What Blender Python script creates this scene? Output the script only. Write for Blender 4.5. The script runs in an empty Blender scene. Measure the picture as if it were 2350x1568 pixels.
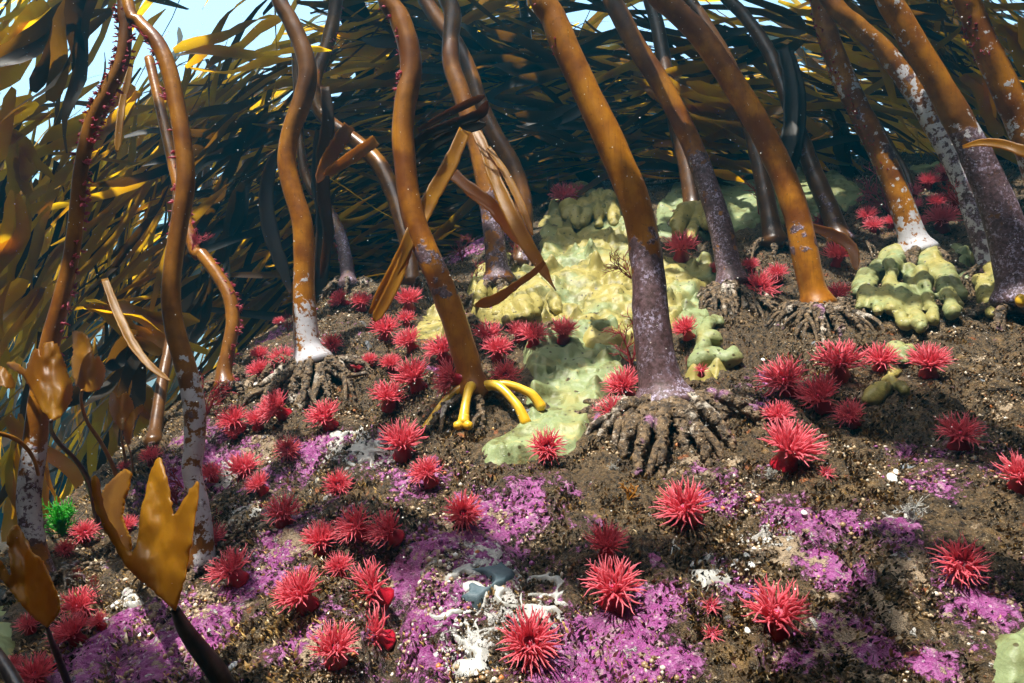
import bpy, math, random
import numpy as np
from mathutils import Vector, Matrix, geometry

scene = bpy.context.scene
COL = scene.collection
random.seed(7)
RNG = np.random.default_rng(11)
R_ = math.radians

# ------------------------------------------------------------------ camera, sky, sun, exposure
PITCH = R_(8.0)
cam_d = bpy.data.cameras.new("camera")
cam_d.lens = 24.0
cam_d.sensor_width = 36.0
cam_d.clip_start = 0.01
cam_d.clip_end = 200.0
cam = bpy.data.objects.new("camera", cam_d)
COL.objects.link(cam)
cam.location = (0, 0, 0)
cam.rotation_euler = (math.pi / 2 + PITCH, 0, 0)
scene.camera = cam

SUN_SRC = Vector((-0.26, -0.42, 1.0)).normalized()
world = bpy.data.worlds.new("World")
scene.world = world
world.use_nodes = True
wn = world.node_tree
wn.nodes.clear()
sky = wn.nodes.new("ShaderNodeTexSky")
sky.sky_type = 'NISHITA'
sky.sun_disc = False
sky.sun_elevation = math.asin(SUN_SRC.z)
sky.air_density = 2.2
sky.dust_density = 3.0
sky.ozone_density = 2.5
sky.sun_rotation = math.atan2(SUN_SRC.x, SUN_SRC.y)
bg = wn.nodes.new("ShaderNodeBackground")
bg.inputs["Strength"].default_value = 0.12
wo = wn.nodes.new("ShaderNodeOutputWorld")
wn.links.new(sky.outputs[0], bg.inputs[0])
wn.links.new(bg.outputs[0], wo.inputs[0])

sun_d = bpy.data.lights.new("sun", 'SUN')
sun_d.energy = 2.25
sun_d.angle = R_(0.5)
sun_d.color = (1.0, 0.95, 0.86)
sun = bpy.data.objects.new("sun", sun_d)
COL.objects.link(sun)
sun.rotation_euler = (-SUN_SRC).to_track_quat('-Z', 'Y').to_euler()

scene.view_settings.view_transform = 'Standard'
scene.view_settings.look = 'None'
scene.view_settings.exposure = 2.3
scene.view_settings.gamma = 1.0
scene.cycles.use_denoising = True
scene.cycles.max_bounces = 8
scene.cycles.diffuse_bounces = 3
scene.cycles.transmission_bounces = 4
scene.cycles.volume_bounces = 0
scene.cycles.caustics_reflective = False
scene.cycles.caustics_refractive = False

# ------------------------------------------------------------------ picture <-> world (measured on the photo at 2349 x 1568)
PW, PH, FP = 2349.0, 1568.0, 24.0 / 36.0 * 2349.0
CF = np.array([0, math.cos(PITCH), math.sin(PITCH)])
CU = np.array([0, -math.sin(PITCH), math.cos(PITCH)])
CR = np.array([1.0, 0, 0])

def ray(px, py):
    return CF + CR * ((px - PW / 2) / FP) - CU * ((py - PH / 2) / FP)

def atd(px, py, d):                       # point at camera depth d
    return ray(px, py) * d

def aty(px, py, y):                       # point at world distance y
    r = ray(px, py)
    return r * (y / r[1])

def proj(p):
    d = float(np.dot(p, CF))
    return PW / 2 + np.dot(p, CR) / d * FP, PH / 2 - np.dot(p, CU) / d * FP, d

# ------------------------------------------------------------------ noise
def _hash(ix, iy, iz):
    h = (ix * 374761393 + iy * 668265263 + iz * 2147483647 + 1013904223) & 0xFFFFFFFF
    h = ((h ^ (h >> 13)) * 1274126177) & 0xFFFFFFFF
    h = ((h ^ (h >> 16)) * 2246822519) & 0xFFFFFFFF
    return ((h ^ (h >> 15)) & 0xFFFF).astype(np.float64) / 65535.0

def vnoise(x, y, z):
    x, y, z = np.broadcast_arrays(np.asarray(x, float), np.asarray(y, float), np.asarray(z, float))
    fx, fy, fz = np.floor(x), np.floor(y), np.floor(z)
    ix, iy, iz = fx.astype(np.int64), fy.astype(np.int64), fz.astype(np.int64)
    u, v, w = x - fx, y - fy, z - fz
    u = u * u * (3 - 2 * u); v = v * v * (3 - 2 * v); w = w * w * (3 - 2 * w)
    r = 0
    for dx in (0, 1):
        for dy in (0, 1):
            for dz in (0, 1):
                r = r + _hash(ix + dx, iy + dy, iz + dz) * (u if dx else 1 - u) * (v if dy else 1 - v) * (w if dz else 1 - w)
    return r * 2 - 1

def fbm(x, y, z, o=4, g=0.5):
    r, a, t = 0, 1.0, 0
    for i in range(o):
        r = r + a * vnoise(x + 17.3 * i, y - 9.1 * i, z + 4.7 * i)
        t += a
        a *= g
        x, y, z = np.asarray(x) * 2.03, np.asarray(y) * 2.03, np.asarray(z) * 2.03
    return r / t

def sstep(a, b, x):
    t = np.clip((x - a) / (b - a), 0, 1)
    return t * t * (3 - 2 * t)

# ------------------------------------------------------------------ mesh and object helpers
def mesh(name, V, faces, mat=None, attrs=None, smooth=True):
    V = np.asarray(V, np.float32)
    me = bpy.data.meshes.new(name)
    me.vertices.add(len(V))
    me.vertices.foreach_set("co", V.ravel())
    if not isinstance(faces, list):
        faces = [faces]
    faces = [np.asarray(f, np.int32) for f in faces if len(f)]
    nl = sum(f.size for f in faces)
    npoly = sum(len(f) for f in faces)
    me.loops.add(nl)
    me.polygons.add(npoly)
    me.loops.foreach_set("vertex_index", np.concatenate([f.ravel() for f in faces]))
    tot = np.concatenate([np.full(len(f), f.shape[1], np.int32) for f in faces])
    start = np.concatenate([[0], np.cumsum(tot)[:-1]]).astype(np.int32)
    me.polygons.foreach_set("loop_start", start)
    me.polygons.foreach_set("loop_total", tot)
    me.polygons.foreach_set("use_smooth", np.full(npoly, smooth, bool))
    me.update(calc_edges=True)
    for k, a in (attrs or {}).items():
        a = np.asarray(a, np.float32)
        if a.ndim == 1:
            me.attributes.new(k, 'FLOAT', 'POINT').data.foreach_set("value", a)
        else:
            c = np.ones((len(a), 4), np.float32)
            c[:, :3] = a[:, :3]
            me.attributes.new(k, 'FLOAT_COLOR', 'POINT').data.foreach_set("color", c.ravel())
    if mat:
        me.materials.append(mat)
    return me

def link(name, me, parent=None):
    o = bpy.data.objects.new(name, me)
    COL.objects.link(o)
    if parent:
        o.parent = parent
    return o

def tag(o, label=None, cat=None, group=None, kind=None):
    if label: o["label"] = label
    if cat: o["category"] = cat
    if group: o["group"] = group
    if kind: o["kind"] = kind
    return o

def empty(name, loc):
    o = bpy.data.objects.new(name, None)
    o.empty_display_size = 0.02
    COL.objects.link(o)
    o.location = Vector(loc)
    return o

class MB:                                  # collects pieces into one mesh
    def __init__(s):
        s.V, s.Q, s.T, s.A, s.n = [], [], [], {}, 0
    def add(s, V, Q=None, T=None, **attrs):
        V = np.asarray(V, float)
        if Q is not None and len(Q): s.Q.append(np.asarray(Q) + s.n)
        if T is not None and len(T): s.T.append(np.asarray(T) + s.n)
        for k, a in attrs.items():
            a = np.asarray(a, float)
            if a.ndim == 0: a = np.full(len(V), float(a))
            elif a.ndim == 1 and len(a) == 3 and len(V) != 3: a = np.tile(a, (len(V), 1))
            s.A.setdefault(k, []).append(a)
        s.V.append(V)
        s.n += len(V)
    def mesh(s, name, mat, smooth=True, origin=None):
        V = np.concatenate(s.V)
        if origin is not None: V = V - np.asarray(origin)
        F = []
        if s.Q: F.append(np.concatenate(s.Q))
        if s.T: F.append(np.concatenate(s.T))
        return mesh(name, V, F, mat, {k: np.concatenate(a) for k, a in s.A.items()}, smooth)
    def build(s, name, mat, parent=None, smooth=True, origin=None):
        return link(name, s.mesh(name, mat, smooth, origin), parent)

def spline(pts, n):                        # Catmull-Rom through points, n samples even in length
    P = np.asarray(pts, float)
    P = np.vstack([2 * P[0] - P[1], P, 2 * P[-1] - P[-2]])
    out = []
    for i in range(1, len(P) - 2):
        t = np.linspace(0, 1, 24, endpoint=False)[:, None]
        a, b, c, d = P[i - 1], P[i], P[i + 1], P[i + 2]
        out.append(0.5 * (2 * b + (c - a) * t + (2 * a - 5 * b + 4 * c - d) * t ** 2 + (3 * b - a - 3 * c + d) * t ** 3))
    out.append(P[-2][None])
    C = np.vstack(out)
    s = np.concatenate([[0], np.cumsum(np.linalg.norm(np.diff(C[:, :3], axis=0), axis=1))])
    q = np.linspace(0, s[-1], n)
    return np.stack([np.interp(q, s, C[:, k]) for k in range(C.shape[1])], 1)

def frames(C):
    T = np.gradient(C, axis=0)
    T /= np.linalg.norm(T, axis=1)[:, None] + 1e-12
    N = np.zeros_like(C)
    a = np.array([1.0, 0, 0]) if abs(T[0][0]) < 0.8 else np.array([0, 1.0, 0])
    n = a - T[0] * np.dot(a, T[0])
    for i in range(len(C)):
        n = n - T[i] * np.dot(n, T[i])
        n /= np.linalg.norm(n) + 1e-12
        N[i] = n
    return T, N, np.cross(T, N)

def tube(C, r, sides=10, rough=0.0, cap=True, seed=0.0):
    C = np.asarray(C, float)
    n = len(C)
    r = np.broadcast_to(np.asarray(r, float), (n,))
    T, N, B = frames(C)
    a = np.linspace(0, 2 * math.pi, sides, endpoint=False)
    D = np.cos(a)[None, :, None] * N[:, None, :] + np.sin(a)[None, :, None] * B[:, None, :]
    rr = np.repeat(r[:, None], sides, 1)
    if rough:
        P0 = C[:, None, :] + D * rr[:, :, None]
        k = 0.6 / max(r.mean(), 1e-4)
        rr = rr * (1 + rough * fbm(P0[..., 0] * k + seed, P0[..., 1] * k, P0[..., 2] * k, 3))
    V = (C[:, None, :] + D * rr[:, :, None]).reshape(-1, 3)
    i = np.arange(n - 1)[:, None] * sides
    j = np.arange(sides)[None, :]
    j2 = (j + 1) % sides
    Q = np.stack([i + j, i + j2, i + sides + j2, i + sides + j], -1).reshape(-1, 4)
    tri = []
    if cap:
        V = np.vstack([V, C[0] - T[0] * r[0] * 0.5, C[-1] + T[-1] * r[-1] * 0.7])
        m = n * sides
        for q in range(sides):
            tri.append((m, (q + 1) % sides, q))
            tri.append((m + 1, m - sides + q, m - sides + (q + 1) % sides))
    t = np.repeat(np.linspace(0, 1, n), sides)
    if cap: t = np.concatenate([t, [0, 1]])
    return V, Q, np.array(tri, int).reshape(-1, 3), t

_ICO = {}
def ico(sub=1):
    if sub not in _ICO:
        import bmesh
        bm = bmesh.new()
        bmesh.ops.create_icosphere(bm, subdivisions=sub, radius=1)
        bm.verts.ensure_lookup_table()
        _ICO[sub] = (np.array([v.co[:] for v in bm.verts]), np.array([[v.index for v in f.verts] for f in bm.faces]))
        bm.free()
    return _ICO[sub]

# ------------------------------------------------------------------ materials
def new_mat(name):
    m = bpy.data.materials.new(name)
    m.use_nodes = True
    m.node_tree.nodes.clear()
    return m, m.node_tree.nodes, m.node_tree.links

class G:                                   # small node-graph helper
    def __init__(s, name):
        s.m, s.N, s.L = new_mat(name)
        s.tc = s.N.new("ShaderNodeTexCoord")
    def put(s, sock, v):
        if isinstance(v, bpy.types.NodeSocket): s.L.new(v, sock)
        elif v is not None:
            if sock.type == 'RGBA' and not hasattr(v, '__len__'): v = (v, v, v, 1)
            if sock.type == 'RGBA' and len(v) == 3: v = (*v, 1)
            sock.default_value = v
    def noise(s, scale, detail=4, rough=0.55, dist=0.0, co=None):
        n = s.N.new("ShaderNodeTexNoise")
        n.inputs["Scale"].default_value = scale
        n.inputs["Detail"].default_value = detail
        n.inputs["Roughness"].default_value = rough
        n.inputs["Distortion"].default_value = dist
        s.L.new(co or s.tc.outputs["Object"], n.inputs["Vector"])
        return n.outputs["Fac"]
    def voro(s, scale, feature='F1', out="Distance", co=None, rand=1.0):
        n = s.N.new("ShaderNodeTexVoronoi")
        n.feature = feature
        n.inputs["Scale"].default_value = scale
        n.inputs["Randomness"].default_value = rand
        s.L.new(co or s.tc.outputs["Object"], n.inputs["Vector"])
        return n.outputs[out]
    def attr(s, name, out="Fac"):
        n = s.N.new("ShaderNodeAttribute")
        n.attribute_name = name
        return n.outputs[out]
    def math(s, op, a, b=None, clamp=False):
        n = s.N.new("ShaderNodeMath")
        n.operation = op
        n.use_clamp = clamp
        s.put(n.inputs[0], a)
        if b is not None: s.put(n.inputs[1], b)
        return n.outputs[0]
    def ramp(s, v, a, b, lo=0.0, hi=1.0):
        n = s.N.new("ShaderNodeMapRange")
        n.interpolation_type = 'SMOOTHSTEP'
        s.put(n.inputs[0], v)
        for k, x in zip((1, 2, 3, 4), (a, b, lo, hi)): n.inputs[k].default_value = x
        return n.outputs[0]
    def mix(s, f, a, b, blend='MIX'):
        n = s.N.new("ShaderNodeMix")
        n.data_type = 'RGBA'
        n.blend_type = blend
        s.put(n.inputs[0], f); s.put(n.inputs[6], a); s.put(n.inputs[7], b)
        return n.outputs[2]
    def bump(s, h, strength=0.5, dist=0.002, normal=None):
        n = s.N.new("ShaderNodeBump")
        n.inputs["Strength"].default_value = strength
        n.inputs["Distance"].default_value = dist
        s.put(n.inputs["Height"], h)
        if normal: s.L.new(normal, n.inputs["Normal"])
        return n.outputs[0]
    def bsdf(s, col, rough=0.5, normal=None, spec=0.5, **kw):
        n = s.N.new("ShaderNodeBsdfPrincipled")
        s.put(n.inputs["Base Color"], col)
        s.put(n.inputs["Roughness"], rough)
        n.inputs["Specular IOR Level"].default_value = spec
        if normal: s.L.new(normal, n.inputs["Normal"])
        for k, v in kw.items(): s.put(n.inputs[k.replace("_", " ")], v)
        return n.outputs[0]
    def transl(s, col, normal=None):
        n = s.N.new("ShaderNodeBsdfTranslucent")
        s.put(n.inputs[0], col)
        if normal: s.L.new(normal, n.inputs["Normal"])
        return n.outputs[0]
    def mixs(s, f, a, b):
        n = s.N.new("ShaderNodeMixShader")
        s.put(n.inputs[0], f); s.L.new(a, n.inputs[1]); s.L.new(b, n.inputs[2])
        return n.outputs[0]
    def out(s, sh):
        o = s.N.new("ShaderNodeOutputMaterial")
        s.L.new(sh, o.inputs["Surface"])
        return s.m

def mat_ground():
    g = G("reef_rock")
    n1, n2, n3, n4 = g.noise(9, 5), g.noise(38, 6, 0.65), g.noise(130, 5, 0.7), g.noise(420, 3, 0.7)
    brown = g.mix(g.ramp(n3, .35, .68), (.016, .011, .006), (.15, .092, .036))
    brown = g.mix(g.ramp(n2, .54, .72), brown, (.27, .165, .062))
    brown = g.mix(g.ramp(g.noise(20, 5, .7), .56, .70), brown, (.012, .009, .006))
    brown = g.mix(g.math('MULTIPLY', g.ramp(g.noise(31, 4, .6, .3), .64, .70), .8), brown, (.34, .10, .025))
    brown = g.mix(g.math('MULTIPLY', g.ramp(n4, .55, .72), .7), brown, (.46, .36, .22))
    pk = g.attr("purple")
    pm = g.ramp(g.math('ADD', g.math('ADD', g.math('MULTIPLY', n2, .55), g.math('MULTIPLY', g.noise(17, 5, .65), .6)), g.math('ADD', g.math('ADD', g.math('MULTIPLY', pk, .27), g.math('MULTIPLY', g.attr("mottle"), .19)), g.math('MULTIPLY', g.math('SUBTRACT', n3, .5), .9))), .76, .86)
    pur = g.mix(g.ramp(n1, .35, .65), (.25, .035, .18), (.42, .10, .33))
    pur = g.mix(g.ramp(n3, .45, .7), pur, (.47, .20, .40))
    pur = g.mix(g.math('MULTIPLY', g.ramp(g.noise(64, 5, .7), .56, .66), .85), pur, (.50, .38, .36))
    pur = g.mix(g.math('MULTIPLY', g.ramp(g.noise(23, 5, .7), .55, .66), .8), pur, (.13, .035, .10))
    pur = g.mix(g.math('MULTIPLY', g.ramp(g.voro(120), .22, .12), .7), pur, (.62, .52, .56))
    col = g.mix(pm, brown, pur)
    cm = g.ramp(g.math('ADD', g.noise(48, 5, .68), g.math('ADD', g.math('MULTIPLY', g.attr("cream"), .17), g.math('MULTIPLY', g.attr("mottle"), .085))), .66, .72)
    col = g.mix(cm, col, g.mix(n3, (.36, .25, .14), (.50, .40, .29)))
    gm = g.ramp(g.noise(27, 3, .5, 0.4), .71, .75)
    col = g.mix(g.math('MULTIPLY', gm, .8), col, (.24, .28, .32))
    wm = g.ramp(g.math('ADD', g.noise(95, 4, .6, .6), g.math('ADD', g.math('MULTIPLY', g.attr("white"), .20), g.math('MULTIPLY', g.attr("mottle"), .075))), .70, .74)
    col = g.mix(wm, col, (.60, .58, .54))
    rough = g.ramp(n3, .3, .7, .22, .6)
    nb = g.bump(g.math('ADD', g.math('ADD', n3, g.math('MULTIPLY', n4, .6)), g.math('ADD', g.math('MULTIPLY', cm, .35), g.math('ADD', g.math('MULTIPLY', wm, .6), g.math('MULTIPLY', pm, .3)))), 1.0, .006)
    return g.out(g.bsdf(col, rough, nb, .55))

def mat_turf():
    g = G("algal_turf")
    c = g.attr("col", "Color")
    return g.out(g.bsdf(c, .32, None, .6))

def mat_stipe():
    g = G("kelp_stipe_skin")
    n = g.noise(26, 5, .6)
    n2 = g.noise(150, 4, .65)
    streak_map = g.N.new("ShaderNodeMapping")
    streak_map.inputs["Scale"].default_value = (1, 1, .06)
    g.L.new(g.tc.outputs["Object"], streak_map.inputs["Vector"])
    st = g.noise(300, 3, .6, 0, streak_map.outputs[0])
    tint = g.attr("tint")
    amber = g.mix(g.ramp(n, .3, .7), (.27, .092, .005), (.44, .18, .010))
    amber = g.mix(g.math('MULTIPLY', g.ramp(st, .5, .75), .55), amber, (.17, .055, .006))
    amber = g.mix(g.math('MULTIPLY', g.ramp(g.noise(11, 4, .6), .42, .64), .8), amber, (.12, .030, .005))
    amber = g.mix(g.math('MULTIPLY', g.ramp(n2, .60, .70), .6), amber, (.09, .03, .008))
    dark = g.mix(g.ramp(n, .3, .7), (.065, .028, .010), (.14, .06, .016))
    base = g.mix(tint, amber, dark)
    cm = g.ramp(g.math('ADD', g.math('MULTIPLY', g.noise(34, 6, .62), .9), g.math('SUBTRACT', g.attr("crust"), .5)), .47, .52)
    crust = g.mix(g.ramp(n2, .35, .68), (.055, .024, .020), (.15, .085, .095))
    crust = g.mix(g.math('MULTIPLY', g.ramp(g.noise(190, 4, .75), .50, .60), g.ramp(g.noise(28, 4, .65), .42, .60)), crust, (.40, .35, .48))
    col = g.mix(cm, base, crust)
    wm = g.ramp(g.math('ADD', g.math('MULTIPLY', g.noise(60, 6, .65), .9), g.math('SUBTRACT', g.attr("white"), .5)), .47, .50)
    wh = g.mix(n2, (.40, .39, .43), (.58, .57, .58))
    wm = g.math('MULTIPLY', wm, g.ramp(g.noise(170, 4, .7), .66, .58))
    col = g.mix(wm, col, wh)
    sp = g.ramp(g.voro(85), .09, .05)
    sp = g.math('MULTIPLY', sp, g.ramp(g.noise(40, 2), .45, .6))
    col = g.mix(sp, col, (.8, .78, .72))
    rough = g.ramp(cm, 0, 1, .30, .6)
    h = g.math('ADD', g.math('MULTIPLY', n2, .5), g.math('ADD', g.math('MULTIPLY', cm, .6), g.math('MULTIPLY', wm, .8)))
    nb = g.bump(h, .55, .0016)
    return g.out(g.bsdf(col, rough, nb, .45))

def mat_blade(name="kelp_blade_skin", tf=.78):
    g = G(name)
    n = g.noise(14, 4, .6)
    v = g.attr("shade")  # shade put into the strap colour: near-black front, hardly translucent
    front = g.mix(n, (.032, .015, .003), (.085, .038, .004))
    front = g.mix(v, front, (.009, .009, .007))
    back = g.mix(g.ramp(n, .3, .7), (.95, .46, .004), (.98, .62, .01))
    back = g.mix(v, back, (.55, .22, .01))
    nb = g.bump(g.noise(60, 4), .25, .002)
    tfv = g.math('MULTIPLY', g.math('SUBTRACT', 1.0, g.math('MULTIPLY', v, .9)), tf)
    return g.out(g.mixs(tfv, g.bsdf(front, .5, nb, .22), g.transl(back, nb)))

def mat_frond():
    g = G("golden_frond_skin")
    n = g.noise(22, 4, .6)
    c = g.mix(g.ramp(n, .3, .7), (.20, .098, .005), (.36, .19, .010))
    c = g.mix(g.ramp(g.noise(7, 3), .5, .75), c, (.16, .065, .006))
    sp = g.math('MULTIPLY', g.ramp(g.voro(60), .07, .04), g.ramp(g.noise(25, 2), .5, .6))
    c = g.mix(sp, c, (.75, .68, .5))
    nb = g.bump(g.noise(45, 4), .35, .002)
    return g.out(g.mixs(.48, g.bsdf(c, .42, nb, .35), g.transl((.88, .46, .02), nb)))

def mat_tent():
    g = G("anemone_tentacle_skin")
    t = g.attr("t")
    oi = g.N.new('ShaderNodeObjectInfo')
    c = g.mix(t, (.72, .07, .12), (.92, .38, .42))
    c = g.mix(g.math('MULTIPLY', oi.outputs['Random'], .55), c, (.80, .10, .15))
    c = g.mix(g.ramp(g.noise(60, 2), .4, .7), c, (.90, .24, .30))
    return g.out(g.mixs(.48, g.bsdf(c, .4, None, .4), g.transl((.98, .31, .37))))

def mat_simple(name, a, b, scale=40, rough=.45, bump=.4, dist=.002, spec=.5, tr=None, trf=.3):
    g = G(name)
    n = g.noise(scale, 5, .62)
    c = g.mix(g.ramp(n, .32, .68), a, b)
    nb = g.bump(g.noise(scale * 2.5, 5, .65), bump, dist)
    s = g.bsdf(c, rough, nb, spec)
    if tr: s = g.mixs(trf, s, g.transl(tr, nb))
    return g.out(s)

def mat_sponge():
    g = G("lumpy_sponge_skin")
    n = g.noise(11, 4, .6)
    c = g.mix(g.ramp(g.math('ADD', n, g.math('SUBTRACT', g.attr("mint"), .5)), .35, .68), (.33, .28, .08), (.23, .28, .13))
    c = g.mix(g.ramp(g.noise(45, 4), .56, .72), c, (.40, .35, .14))
    c = g.mix(g.math('MULTIPLY', g.ramp(g.noise(17, 5, .62), .50, .64), .75), c, (.12, .115, .035))
    c = g.mix(g.ramp(g.voro(58), .17, .12), c, (.07, .06, .02))
    c = g.mix(g.math('MULTIPLY', g.ramp(g.noise(30, 6, .7), .66, .72), .75), c, (.13, .10, .05))
    nb = g.bump(g.math('ADD', g.noise(70, 4), g.math('MULTIPLY', g.noise(240, 3), .4)), .6, .003)
    return g.out(g.bsdf(c, .5, nb, .4, Subsurface_Weight=.12, Subsurface_Radius=(.01, .008, .003), Subsurface_Scale=.3))

def mat_hapteron():
    g = G("encrusted_root_skin")
    n2 = g.noise(120, 5, .7)
    n1 = g.noise(30, 5, .65)
    c = g.mix(g.ramp(n2, .36, .66), (.035, .022, .012), (.24, .155, .075))
    c = g.mix(g.ramp(n1, .56, .66), c, (.52, .46, .38))
    c = g.mix(g.math('MULTIPLY', g.ramp(g.noise(22, 4), .62, .70), .8), c, (.33, .14, .30))
    c = g.mix(g.ramp(g.noise(260, 3, .7), .64, .70), c, (.78, .72, .6))
    nb = g.bump(n2, 1.0, .006)
    return g.out(g.bsdf(c, .5, nb, .5))

M = {}
M["ground"] = mat_ground()
M["turf"] = mat_turf()
M["stipe"] = mat_stipe()
M["blade"] = mat_blade()
M["frond"] = mat_frond()
M["shade_blade"] = mat_blade("shade_blade_skin", .10)  # shaded copy of the blade skin, translucency cut so little light passes
M["tent"] = mat_tent()
M["column"] = mat_simple("anemone_column_skin", (.30, .004, .012), (.46, .012, .03), 60, .28, .2, .001)
M["disc"] = mat_simple("anemone_disc_skin", (.22, .02, .05), (.40, .05, .09), 90, .35, .3, .001)
M["mouth"] = mat_simple("anemone_mouth_skin", (.72, .02, .10), (.80, .06, .16), 90, .25, .2, .001)
M["sponge"] = mat_sponge()
M["white"] = mat_simple("white_sponge_skin", (.34, .34, .31), (.50, .50, .47), 60, .35, .25, .001)
M["bluegrey"] = mat_simple("blue_grey_sponge_skin", (.05, .085, .105), (.10, .145, .165), 40, .6, .4, .002)
M["hapteron"] = mat_hapteron()
M["yellow_root"] = mat_simple("yellow_root_skin", (.70, .38, .015), (.80, .52, .05), 30, .28, .15, .001)
M["redweed"] = mat_simple("red_seaweed_skin", (.20, .012, .018), (.36, .04, .05), 60, .4, .2, .001, tr=(.7, .08, .09), trf=.35)
M["pinkweed"] = mat_simple("pink_seaweed_skin", (.36, .05, .09), (.55, .14, .17), 60, .4, .2, .001, tr=(.85, .2, .25), trf=.4)
M["green"] = mat_simple("green_seaweed_skin", (.02, .30, .03), (.12, .50, .06), 60, .35, .2, .001, tr=(.15, .9, .1), trf=.45)
M["darkstem"] = mat_simple("dark_stem_skin", (.035, .022, .02), (.09, .06, .05), 60, .35, .3, .001)
M["amberstem"] = mat_simple("amber_stem_skin", (.30, .12, .012), (.42, .19, .02), 50, .35, .3, .001)
M["speck"] = mat_simple("pale_speck_skin", (.7, .7, .66), (.85, .85, .8), 60, .4, .1, .001)
M["nodule"] = mat_turf()

# ------------------------------------------------------------------ reef surface
CTRL = [  # picture x, y, camera depth
    (-300, 1568, .72), (0, 1568, .68), (300, 1568, .62), (600, 1568, .58), (900, 1568, .575), (1200, 1568, .565), (1500, 1568, .565), (1800, 1568, .56), (2100, 1568, .56), (2349, 1568, .57), (2700, 1568, .60),
    (0, 1300, 1.0), (250, 1250, .93), (450, 1250, .84), (700, 1250, .76), (1000, 1250, .73), (1300, 1250, .73), (1700, 1250, .73), (2050, 1250, .73), (2349, 1250, .73), (2700, 1250, .75),
    (300, 1045, 1.16), (450, 1000, 1.12), (700, 1000, 1.03), (950, 1000, .98), (1200, 1000, .97), (1500, 1000, .96), (1800, 1000, .95), (2100, 1000, .92), (2349, 1000, .90), (2700, 1000, .92),
    (560, 800, 1.48), (700, 800, 1.36), (900, 800, 1.30), (1200, 800, 1.27), (1500, 800, 1.25), (1800, 800, 1.22), (2100, 800, 1.16), (2349, 800, 1.12), (2700, 800, 1.1),
    (640, 745, 1.62), (800, 660, 1.80), (1000, 640, 1.80), (1200, 600, 1.78), (1500, 600, 1.72), (1800, 600, 1.66), (2100, 600, 1.58), (2349, 600, 1.5), (2700, 600, 1.45),
    (1100, 560, 2.05), (1250, 440, 2.5), (1500, 410, 2.6), (1800, 385, 2.65), (2100, 375, 2.6), (2349, 390, 2.4), (2700, 390, 2.3),
]
CP = np.array([atd(*c) for c in CTRL])
BEHIND = np.array([(-1.3, 1.3, -.55), (-1.15, 1.75, -.55), (-.95, 2.1, -.30), (-.55, 2.45, .15), (-.1, 2.8, .5), (.3, 3.0, .66), (.8, 3.15, .72), (1.5, 3.2, .74), (2.3, 2.9, .72),
                   (-1.9, 1.0, -.75), (-1.7, 2.6, -.8), (-.8, 3.3, -.5), (.2, 3.9, -.2), (1.5, 4.2, -.1)])
CP = np.vstack([CP, BEHIND])

def _rbf_fit(P):
    n = len(P)
    d = np.linalg.norm(P[:, None, :2] - P[None, :, :2], axis=2)
    K = np.where(d > 0, d ** 2 * np.log(d + 1e-12), 0) + np.eye(n) * 0.004
    A = np.zeros((n + 3, n + 3))
    A[:n, :n] = K
    A[:n, n] = 1; A[:n, n + 1:] = P[:, :2]
    A[n:, :n] = A[:n, n:].T
    return np.linalg.solve(A, np.concatenate([P[:, 2], np.zeros(3)]))
_W = _rbf_fit(CP)

def _rbf(x, y):
    out = np.empty(x.size)
    xf, yf = x.ravel(), y.ravel()
    n = len(CP)
    for s in range(0, x.size, 60000):
        a, b = xf[s:s + 60000], yf[s:s + 60000]
        d2 = (a[:, None] - CP[None, :, 0]) ** 2 + (b[:, None] - CP[None, :, 1]) ** 2
        out[s:s + 60000] = (0.5 * d2 * np.log(d2 + 1e-12)) @ _W[:n] + _W[n] + _W[n + 1] * a + _W[n + 2] * b
    return out.reshape(x.shape)

CRACKS = []                               # (polyline in x,y, width, depth)

def base_z(x, y):
    x = np.asarray(x, float); y = np.asarray(y, float)
    z = _rbf(x, y)
    r = np.hypot((x - .3) / 1.35, (y - 1.4))
    k = sstep(1.75, 3.2, r)
    z = z * (1 - k) + (-.75) * k
    return np.clip(z, -1.1, 1.6)

def ground_z(x, y):
    x = np.asarray(x, float); y = np.asarray(y, float)
    z = base_z(x, y)
    z = z + .022 * fbm(x * 4.2, y * 4.2, 3.1, 3) + .017 * fbm(x * 12, y * 12, 7.7, 3) - .016 * np.clip(1 - np.abs(fbm(x * 7, y * 7, 5.5, 2)) * 7, 0, 1)
    for pl, w, dep in CRACKS:
        d = np.full(x.shape, 9.0)
        for (ax, ay), (bx, by) in zip(pl[:-1], pl[1:]):
            vx, vy = bx - ax, by - ay
            t = np.clip(((x - ax) * vx + (y - ay) * vy) / (vx * vx + vy * vy + 1e-12), 0, 1)
            d = np.minimum(d, np.hypot(x - ax - t * vx, y - ay - t * vy))
        z = z - dep * np.exp(-(d / w) ** 2)
    return z

_TS = np.geomspace(.3, 6.0, 420)
def hit(px, py):
    r = ray(px, py)
    P = r[None] * _TS[:, None]
    f = P[:, 2] - ground_z(P[:, 0], P[:, 1])
    k = np.where(f < 0)[0]
    if len(k) == 0:
        return r * 2.6
    i = max(k[0], 1)
    a, b = _TS[i - 1], _TS[i]
    for _ in range(2):
        t = np.linspace(a, b, 16)
        P = r[None] * t[:, None]
        f = P[:, 2] - ground_z(P[:, 0], P[:, 1])
        j = max(int(np.argmax(f < 0)), 1)
        a, b = t[j - 1], t[j]
    return r * b

def normal_at(x, y, e=.02):
    x = np.asarray(x, float); y = np.asarray(y, float)
    gx = (base_z(x + e, y) - base_z(x - e, y)) / (2 * e)
    gy = (base_z(x, y + e) - base_z(x, y - e)) / (2 * e)
    n = np.stack([-gx, -gy, np.ones_like(gx)], -1)
    return n / np.linalg.norm(n, axis=-1, keepdims=True)

def xy(px, py):
    p = hit(px, py)
    return (p[0], p[1])

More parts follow.
